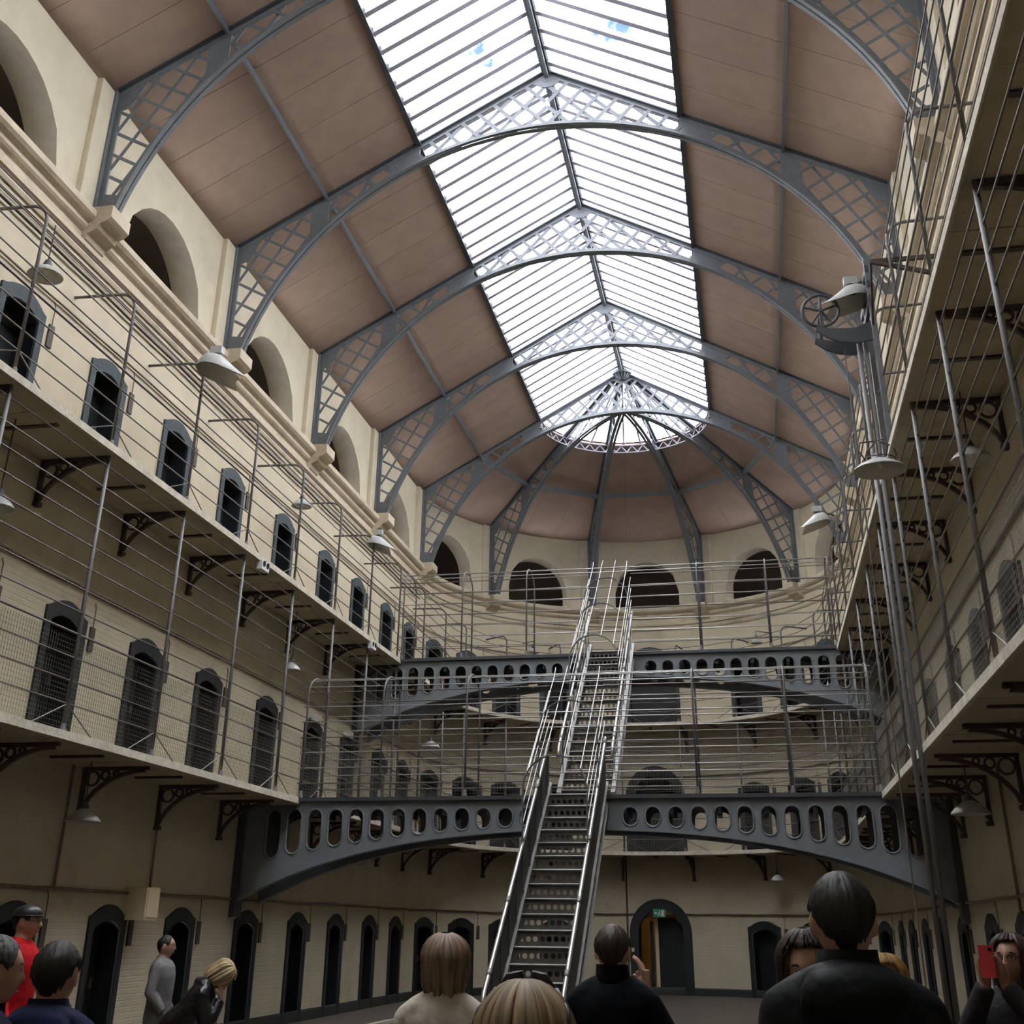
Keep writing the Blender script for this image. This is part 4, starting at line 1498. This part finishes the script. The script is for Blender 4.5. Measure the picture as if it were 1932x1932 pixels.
def hair_mesh(style):
    """surface of hair around the head in head space (face towards +y)"""
    q = MB()
    na, nr = 96, 22
    off, back, side, front, fwid = {'short': (.011, -.070, -.005, .078, .62), 'crop': (.007, -.075, .0, .085, .62), 'bob': (.032, -.150, -.125, .088, .66),
                                    'long': (.022, -.40, -.36, .094, .80), 'bald': (.008, -.06, -.005, .09, .7)}[style]
    base = 0
    for i in range(na):
        az = -pi + 2 * pi * i / na                         # 0 = face
        f_ = abs(az)
        e = min(1, max(0, (f_ - fwid) / .35))
        e = e * e * (3 - 2 * e)
        sb = min(1, max(0, (f_ - 1.2) / 1.0))
        zb = front + (side + (back - side) * sb - front) * e
        if style in ('short', 'crop', 'bald'):
            keys = ((0, front), (.62, front), (.85, .060), (1.10, .012), (1.28, .004), (1.45, .026), (1.75, .030), (1.98, -.015), (2.3, -.058), (3.2, back))
            for (k0, v0), (k1, v1) in zip(keys, keys[1:]):
                if k0 <= f_ <= k1:
                    e2 = (f_ - k0) / (k1 - k0)
                    zb = v0 + (v1 - v0) * e2 * e2 * (3 - 2 * e2)
        wob = .006 * sin(az * 9 + 1.3) + .004 * sin(az * 23) + random.uniform(-.003, .003)
        for j in range(nr + 1):
            t = j / nr
            L1 = .118 * pi / 2 if zb < 0 else .118 * (pi / 2 - math.asin(min(1, zb / .118)))
            L2 = max(0, -zb)
            d = t * (L1 + L2)
            if d <= L1:
                ph = pi / 2 - d / .118
                r_, z = cos(ph), .118 * sin(ph)
                bl = 1 + .09 * sin(pi * max(0, z) / .118)
                hx, hy = .077 * r_ * bl, .097 * r_ * bl
                k = off * (.75 + .25 * r_)
            else:
                zz = d - L1
                z = -zz
                fall = zz / max(L2, 1e-6)
                hx, hy = .077, .097
                if style in ('bob',):
                    hx *= 1 - .38 * fall ** 3
                    hy *= 1 - .42 * fall ** 2.4
                elif style == 'long':
                    hx *= 1 + .10 * fall
                    hy *= 1 - .15 * fall
                else:
                    hx *= 1 - .30 * fall
                    hy *= 1 - .30 * fall
                k = off
            tuck = 1 if t < .86 else 1 - (t - .86) / .14 * (1.25 if style in ('short', 'crop', 'bald') else .45)
            k = k * tuck + random.uniform(-1, 1) * (.0032 if style in ('short', 'crop', 'bald') else .002) * min(1, t * 4) + wob * min(1, t * 3) * (1 if style in ('bob', 'long') else .25)
            sx, sy = sin(az), cos(az)
            lift = .5 * off * max(0, sin(pi / 2 * (1 - t))) if style in ('bob', 'long') else .4 * off * (1 - t)
            q.v.append(Vector((sx * (hx + k), sy * (hy + k) - (.004 if style != 'bald' else 0), z + lift + .008 * (1 - t))))
    for i in range(na):
        i2 = (i + 1) % na
        for j in range(nr):
            q.uv[len(q.f)] = ((i / na, j / nr), (i / na, (j + 1) / nr), ((i + 1) / na, (j + 1) / nr), ((i + 1) / na, j / nr))
            q.f.append((i * (nr + 1) + j, i * (nr + 1) + j + 1, i2 * (nr + 1) + j + 1, i2 * (nr + 1) + j))
    return q
def hand_rings(q, wrist, direc, palm, side, curl, spread=.10):
    """five-fingered hand: direc along the fingers, palm = direction the palm faces, side +1/-1 puts the thumb"""
    d = Vector(direc).normalized()
    pn = Vector(palm)
    pn = (pn - d * pn.dot(d)).normalized()
    sx = d.cross(pn).normalized() * side
    w = Vector(wrist)
    loft(q, [(w - d * .02, .026, .022), (w + d * .03, .034, .018), (w + d * .07, .040, .015), (w + d * .092, .038, .013)], 12) if abs(d.z) > .5 else None
    for o_ in (-.027, -.009, .009, .027):
        q.tube([w, w + d * .05 + sx * o_ * .9, w + d * .09 + sx * o_], [.016, .014, .011], 8)
    for fi, (o_, ln) in enumerate(((.028, .074), (.009, .084), (-.010, .078), (-.028, .060))):
        p = w + d * .088 + sx * o_
        pts = [p - d * .015, p]
        rad = [.010, .0098]
        dir_ = (d + sx * spread * (o_ / .028)).normalized()
        for sgi, fr in enumerate((.46, .30, .24)):
            ang = curl * (.55, .8, .7)[sgi]
            dir_ = (dir_ * cos(ang) + pn * sin(ang)).normalized()
            p = p + dir_ * ln * fr
            pts.append(p)
            rad.append((.0092, .0085, .0068)[sgi])
        q.tube(pts, rad, 8)
    p = w + d * .028 + sx * .030
    dir_ = (d * .62 + sx * .66 + pn * .35).normalized()
    pts, rad = [w + d * .01 + sx * .012, p], [.016, .013]
    for ln, ang in ((.034, curl * .25), (.028, curl * .45)):
        dir_ = (dir_ * cos(ang) + (pn * .6 + d * .5 - sx * .4).normalized() * sin(ang)).normalized()
        p = p + dir_ * ln
        pts.append(p)
        rad.append(.0105)
    q.tube(pts, rad, 8)

def person(label, x, y, ztop, heading, top, hair, lean=0, hyaw=0, hpitch=0, arms=None, skin='skin', bulk=1.0, hood=0, face=True, hands=(), glasses=False, cap=None, sunglasses=None, voxel=.010, collar=True, jacket_len=.80, width=1.0, htilt=0):
    S = (ztop - .012) / 1.75
    g = thing('person', label, 'person', (x, y, 0), math.radians(heading))
    la = math.radians(lean)
    piv = Vector((0, 0, .95))
    def T(p):                                            # bend of the upper body
        p = Vector(p)
        if lean and p.z > .95:
            k = min(1, (p.z - .95) / .25)
            a = la * k
            r_ = p - piv
            p = piv + Vector((r_.x, r_.y * cos(a) + r_.z * sin(a), r_.z * cos(a) - r_.y * sin(a)))
        return p * S
    torso = [((0, 0, .80), .165, .115), ((0, 0, .92), .172, .122), ((0, .005, 1.06), .160, .112), ((0, .008, 1.20), .172, .118), ((0, .004, 1.33), .190, .124), ((0, -.004, 1.42), .188, .112),
             ((0, -.010, 1.475), .135, .090), ((0, -.010, 1.51), .072, .066), ((0, -.002, 1.56), .056, .058), ((0, .008, 1.62), .054, .058)]
    A = {'L': [(-.172 * width, -.005, 1.415), (-.222 * width, -.03, 1.15), (-.23 * width, .07, .92)], 'R': [(.172 * width, -.005, 1.415), (.222 * width, -.03, 1.15), (.23 * width, .07, .92)]}
    for k, v in (arms or {}).items():
        A[k] = [A[k][0]] + list(v)
    LEG = [[(s * .09, 0, .92), (s * .10, .015, .50), (s * .105, -.02, .08)] for s in (-1, 1)]
    def limb(q, pts, rs, infl=0.0):
        a, b_, c = [T(p) for p in pts]
        r0, r1, r2_ = [(r_ + infl) * S for r_ in rs]
        q.tube([a, a.lerp(b_, .45), b_, b_.lerp(c, .4), c], [r0, (r0 + r1) / 2 + .002, r1, r1 * .98, r2_], 14)
        ball(q, a, r0, nu=12, nv=8)
        ball(q, b_, r1, nu=12, nv=8)
    def rem(ob, vox, it=6):
        m_ = ob.modifiers.new('surface', 'REMESH')
        m_.mode = 'VOXEL'
        m_.voxel_size = vox
        m_.use_smooth_shade = True
        s_ = ob.modifiers.new('smooth', 'SMOOTH')
        s_.factor = .5
        s_.iterations = it
    def mk(q, nm, mt, parent=g, smooth=True):
        ob = bpy.data.objects.new(nm, q.mesh(nm, mt, (0, 0, 0), smooth))
        col.objects.link(ob)
        ob.parent = parent
        return ob
    hc = T((0, .012, 1.638))
    Rh = (Matrix.Rotation(-la, 3, 'X') @ Matrix.Rotation(math.radians(hyaw), 3, 'Z') @ Matrix.Rotation(math.radians(htilt), 3, 'Y') @ Matrix.Rotation(math.radians(hpitch), 3, 'X'))
    def H(q):                                            # from head space to the figure
        for i in range(len(q.v)):
            q.v[i] = hc + Rh @ (q.v[i] * S)
        return q
    # body: one surface
    q = MB()
    loft(q, [(T(c), a * S, b_ * S) for c, a, b_ in torso])
    for k, sg in (('L', -1), ('R', 1)):
        limb(q, A[k], (.055 * bulk, .042, .028))
        q.tube([T((0, -.012, 1.52)), T((sg * .09 * width, -.010, 1.465)), T((sg * .165 * width, -.006, 1.425))], [.055 * S, .062 * S, .058 * S], 12)
    for l in LEG:
        limb(q, l, (.085, .058, .042))
        loft(q, [(T((l[2][0], -.06, .05)), .035 * S, .04 * S), (T((l[2][0], .06, .04)), .042 * S, .035 * S), (T((l[2][0], .16, .025)), .036 * S, .022 * S)], 10)
    hq = MB()
    ball(hq, (0, 0, 0), .077, .097, .118, 40, 30, head_fn)
    for s in (-1, 1):
        ball(hq, (s * .083, -.010, -.004), .009, .020, .033, 10, 8)
    H(hq)
    off = len(q.v)
    q.v += hq.v
    q.f += [tuple(i + off for i in f_) for f_ in hq.f]
    for hk in hands:
        wr, direc, palm, curl = hk[1:5]
        hand_rings(q, T(wr), Vector(direc), Vector(palm), -1 if hk[0] == 'L' else 1, curl)
    bd = mk(q, 'body', skin)
    rem(bd, voxel if hands == () else .0055, 3)
    # clothes
    q = MB()
    inf = .020 * bulk
    tt = [r_ for r_ in torso if r_[0][2] <= 1.515]
    tt = [((0, 0, jacket_len - .02), .172, .120)] + [r_ for r_ in tt if r_[0][2] > jacket_len]
    loft(q, [(T(c), (a * width * bulk + inf) * S, (b_ * bulk + inf) * S) for c, a, b_ in tt[:-1]] + [(T(tt[-1][0]), .082 * S, .078 * S)])
    for k, sg in (('L', -1), ('R', 1)):
        limb(q, A[k], (.066 * bulk, .054 * bulk, .043), .008)
        q.tube([T((0, -.012, 1.49)), T((sg * .07 * width, -.012, 1.468)), T((sg * .12 * width, -.008, 1.445)), T((sg * .172 * width, -.006, 1.415))], [.066 * S, .076 * S, .076 * S, .074 * bulk * S], 14)
        q.tube([T((sg * .14 * width, -.004, 1.41)), T((sg * .145 * width, .0, 1.25)), T((sg * .13 * width, .0, 1.08))], [.085 * S, .075 * S, .06 * S], 12)
    if hood:
        ball(q, T((0, -.115, 1.46)), .145 * S * hood, .075 * S * hood, .085 * S * hood)
        ball(q, T((0, -.06, 1.50)), .13 * S, .10 * S, .055 * S)
    jk = mk(q, 'top', top)
    rem(jk, .013, 6)
    if collar:
        ch = .030 if collar is True else collar
        q = MB()
        secs = []
        for k in range(25):
            t = 2 * pi * k / 24
            cz = 1.50 + (.012 if cos(t) < 0 else -.012)
            r0 = .078
            secs.append([T((r0 * sin(t) * m2, -.006 + (r0 - .004) * cos(t) * m2, cz + dz)) for m2, dz in ((1.16, -.03), (1.04, ch), (.94, ch), (.94, -.03))])
        q.sweep(secs, caps=False)
        mk(q, 'collar', top, jk)
    q = MB()
    for l in LEG:
        limb(q, l, (.098, .075, .062), .006)
    loft(q, [(T((0, 0, .76)), .15 * S, .12 * S), (T((0, 0, .88)), .178 * S, .128 * S), (T((0, 0, .96)), .168 * S, .12 * S)])
    rem(mk(q, 'trousers', 'trouser'), .018, 5)
    for l in LEG:
        q = MB()
        loft(q, [(T((l[2][0], -.09, .055)), .035 * S, .05 * S), (T((l[2][0], .0, .055)), .046 * S, .055 * S), (T((l[2][0], .12, .042)), .050 * S, .040 * S), (T((l[2][0], .19, .032)), .036 * S, .026 * S)], 14)
        mk(q, 'shoe', 'shoe')
    # hair
    style, hm = hair
    if style:
        hr = mk(H(hair_mesh(style)), 'hair', hm)
        if style == 'long':
            hr.modifiers.new('thickness', 'SOLIDIFY').thickness = .012
    if face:
        for s in (-1, 1):
            q = MB()
            ball(q, (s * .031, .0775, .011), .0105, .0085, .0065, 12, 8)
            ey = mk(H(q), 'eye', 'eye')
            q = MB()
            ball(q, (s * .031, .0850, .011), .0050, .0032, .0050, 10, 6)
            mk(H(q), 'iris', 'iris', ey)
            q = MB()
            q.tube([(s * .014, .094, .030), (s * .031, .092, .036), (s * .050, .078, .030)], [.004, .0045, .003], 6)
            mk(H(q), 'eyebrow', hm)
        q = MB()
        q.tube([(-.022, .083, -.063), (0, .0955, -.061), (.022, .083, -.063)], [.003, .006, .003], 6)
        mk(H(q), 'mouth', 'lip')
    if glasses:
        for s in (-1, 1):
            q = MB()
            q.tube([(s * .032 + .021 * cos(t), .101, .010 + .016 * sin(t)) for t in [2 * pi * k / 16 for k in range(16)]], .0025, 5, closed=True)
            gl = mk(H(q), 'glasses_rim', 'black')
            q = MB()
            q.tube([(s * .053, .100, .014), (s * .082, .02, .016), (s * .084, -.01, .010)], .0022, 5)
            mk(H(q), 'glasses_temple', 'black', gl)
        q = MB()
        q.tube([(-.012, .102, .013), (.012, .102, .013)], .0025, 5)
        mk(H(q), 'glasses_bridge', 'black')
    if sunglasses:                                       # pushed up on the hair
        for s in (-1, 1):
            q = MB()
            q.prism([(s * .006, .060, .136), (s * .030, .064, .120), (s * .064, .046, .104), (s * .072, .034, .124), (s * .048, .034, .156), (s * .012, .042, .162)], (0, .008, .004))
            ln = mk(H(q), 'sunglasses_lens', 'black')
            q = MB()
            q.tube([(s * .070, .034, .125), (s * .104, -.010, .085), (s * .112, -.06, .045)], [.008, .007, .005], 6)
            mk(H(q), 'sunglasses_temple', 'black', ln)
    if cap:
        q = MB()
        secs = []
        for j in range(9):
            ph = pi / 2 * j / 8
            secs.append([(.092 * cos(ph) ** .8 * sin(t), .113 * cos(ph) ** .8 * cos(t) - .004, .050 + .076 * sin(ph)) for t in [2 * pi * k / 24 for k in range(24)]])
        q.sweep(secs, caps=False)
        cp = mk(H(q), 'cap', cap)
        q = MB()
        q.tube([(.091 * sin(t), .112 * cos(t) - .004, .048) for t in [2 * pi * k / 24 for k in range(24)]], .006, 6, closed=True)
        mk(H(q), 'cap_band', cap, cp)
    return g, T, H

M['black_jacket'] = cloth('black jacket', (.009, .011, .013), .6)
M['black_shirt'] = cloth('black shirt', (.005, .007, .011))
M['navy'] = cloth('navy hoodie', (.016, .022, .062))
M['navy_dark'] = cloth('dark navy coat', (.009, .012, .030))
M['cream_coat'] = cloth('cream jacket', (.72, .66, .58))
M['grey_knit'] = cloth('grey jumper', (.20, .20, .205))
M['red_coat'] = cloth('red jacket', (.62, .015, .025))
M['leather'] = mat('black leather', (.010, .010, .012), .35, var=.2, scale=18, bump=.5, bscale=30)
M['grey_coat'] = cloth('dark grey jacket', (.035, .033, .036))
M['maroon'] = cloth('maroon top', (.10, .015, .030))
M['h_black'] = hair_mat('black hair', (.006, .005, .005), (.022, .018, .016))
M['h_brown'] = hair_mat('brown hair', (.018, .011, .007), (.06, .036, .022))
M['h_grey'] = hair_mat('grey hair', (.035, .034, .033), (.15, .15, .15))
M['h_bob'] = hair_mat('light brown hair', (.11, .072, .045), (.36, .26, .175))
M['h_blond'] = hair_mat('streaked blond hair', (.085, .052, .026), (.44, .33, .19))
M['h_pale'] = hair_mat('pale blond hair', (.22, .15, .07), (.66, .53, .31))
M['h_long'] = hair_mat('dark brown long hair', (.018, .010, .007), (.055, .032, .022))
M['h_red'] = hair_mat('dark red hair', (.020, .007, .006), (.055, .018, .014))
M['h_ochre'] = hair_mat('ochre hair', (.20, .10, .02), (.42, .24, .06))
M['phone_red'] = mat('red phone case', (.60, .05, .06), .4)

def px(b_, y): return 3.0 + b_ * y
person('tall person in a black hooded jacket seen from behind, nearest the right poles', px(.059, 3.8), 3.8, 1.855, 2, 'black_jacket', ('short', 'h_black'), hood=1.0, collar=.062, face=False, bulk=1.05, width=.98, voxel=.009)
g, T, H = person('person in a black shirt seen from behind, right of the stairs, one hand raised', px(-.116, 6.3), 6.3, 1.722, -3, 'black_shirt', ('short', 'h_brown'), collar=.075, face=False, bulk=1.0, width=.95,
       arms={'R': [(.30, .06, 1.19), (.130, .175, 1.455)], 'L': [(-.28, .06, 1.18), (-.10, .24, 1.42)]},
       hands=[('R', (.128, .178, 1.465), (-.08, .10, 1), (-1, .2, 0), .5), ('L', (-.098, .243, 1.43), (.1, .1, 1), (1, .2, 0), .5)])
person('person with a light brown bob and cream jacket seen from behind', px(-.249, 5.6), 5.6, 1.668, 6, 'cream_coat', ('bob', 'h_bob'), face=False, hpitch=8, hyaw=8, width=.92, bulk=.96)
person('person with streaked blond hair and sunglasses on the head, nearest the camera', px(-.186, 2.7), 2.7, 1.585, 2, 'navy_dark', ('long', 'h_blond'), face=False, sunglasses=True, width=.88, bulk=.92)
person('person in a grey jumper standing by the left cells in profile', px(-.487, 13.2), 13.2, 1.600, -78, 'grey_knit', ('crop', 'h_black'), hyaw=6, width=1.0, bulk=1.08, arms={'L': [(-.25, -.05, 1.16), (-.20, .10, .96)], 'R': [(.25, -.05, 1.16), (.20, .10, .96)]})
person('blond person in a black jacket bowed with face in hand', px(-.475, 10.4) - .02, 10.4, 1.58, -72, 'leather', ('bob', 'h_pale'), lean=40, hpitch=-22, hood=.55, width=.9, bulk=.98,
       arms={'R': [(.19, .24, 1.24), (.055, .155, 1.49)], 'L': [(-.22, .16, 1.16), (-.10, .26, 1.30)]},
       hands=[('R', (.053, .150, 1.50), (-.15, -.12, 1), (-.3, -1, 0), .25)])
person('dark haired person in a navy hoodie seen from behind at the lower left', px(-.583, 4.35), 4.35, 1.644, 8, 'navy', ('short', 'h_black'), face=False, collar=.055, hood=.95, width=.9)
person('grey haired person in a dark navy coat at the left edge', px(-.643, 4.1), 4.1, 1.662, -35, 'navy_dark', ('short', 'h_grey'), face=True, collar=.055, width=.92, hyaw=-8)
person('person in a red jacket and black cap with glasses in profile at the left', px(-.618, 9.4), 9.4, 1.835, -80, 'red_coat', ('crop', 'h_black'), glasses=True, cap='black')
person('long haired person facing the camera, half hidden by the tall person', px(.030, 5.0), 5.0, 1.692, 172, 'black_jacket', ('long', 'h_long'), hpitch=-10, width=.86, bulk=.92,
       arms={'R': [(.30, .02, 1.18), (.22, .18, 1.02)]})
person('person with ochre hair almost hidden behind the tall person', px(.085, 6.4), 6.4, 1.60, 180, 'grey_coat', ('bob', 'h_ochre'), width=.86, bulk=.9)
hx, hy = px(.176, 7.0), 7.0
g, T, H = person('dark red haired person at the right edge photographing with a red phone', hx, hy, 1.690, 150, 'grey_coat', ('bob', 'h_red'), skin='skin_dark', glasses=True, width=.9, hpitch=8,
       arms={'R': [(.27, .16, 1.24), (.085, .21, 1.53)], 'L': [(-.25, .18, 1.24), (-.03, .23, 1.53)]},
       hands=[('R', (.083, .212, 1.545), (-.05, .10, 1), (-1, .3, 0), .7), ('L', (-.028, .232, 1.545), (.05, .10, 1), (1, .3, 0), .7)])
rz = math.radians(150)
c = Vector((hx, hy, 0)) + Matrix.Rotation(rz, 3, 'Z') @ (T((.028, .285, 1.645)))
ph = thing('phone', 'red phone held up by the person at the right edge', 'phone', c, rz)
for nm, bx_, mt in (('case', (-.037, .037, -.006, .004, -.072, .072), 'phone_red'), ('screen', (-.033, .033, -.0075, -.006, -.066, .066), 'black'), ('lens', (-.030, -.012, .004, .006, .045, .062), 'black')):
    o = bpy.data.objects.new(nm, MB().box(*bx_).mesh(nm, mt))
    col.objects.link(o)
    o.parent = ph
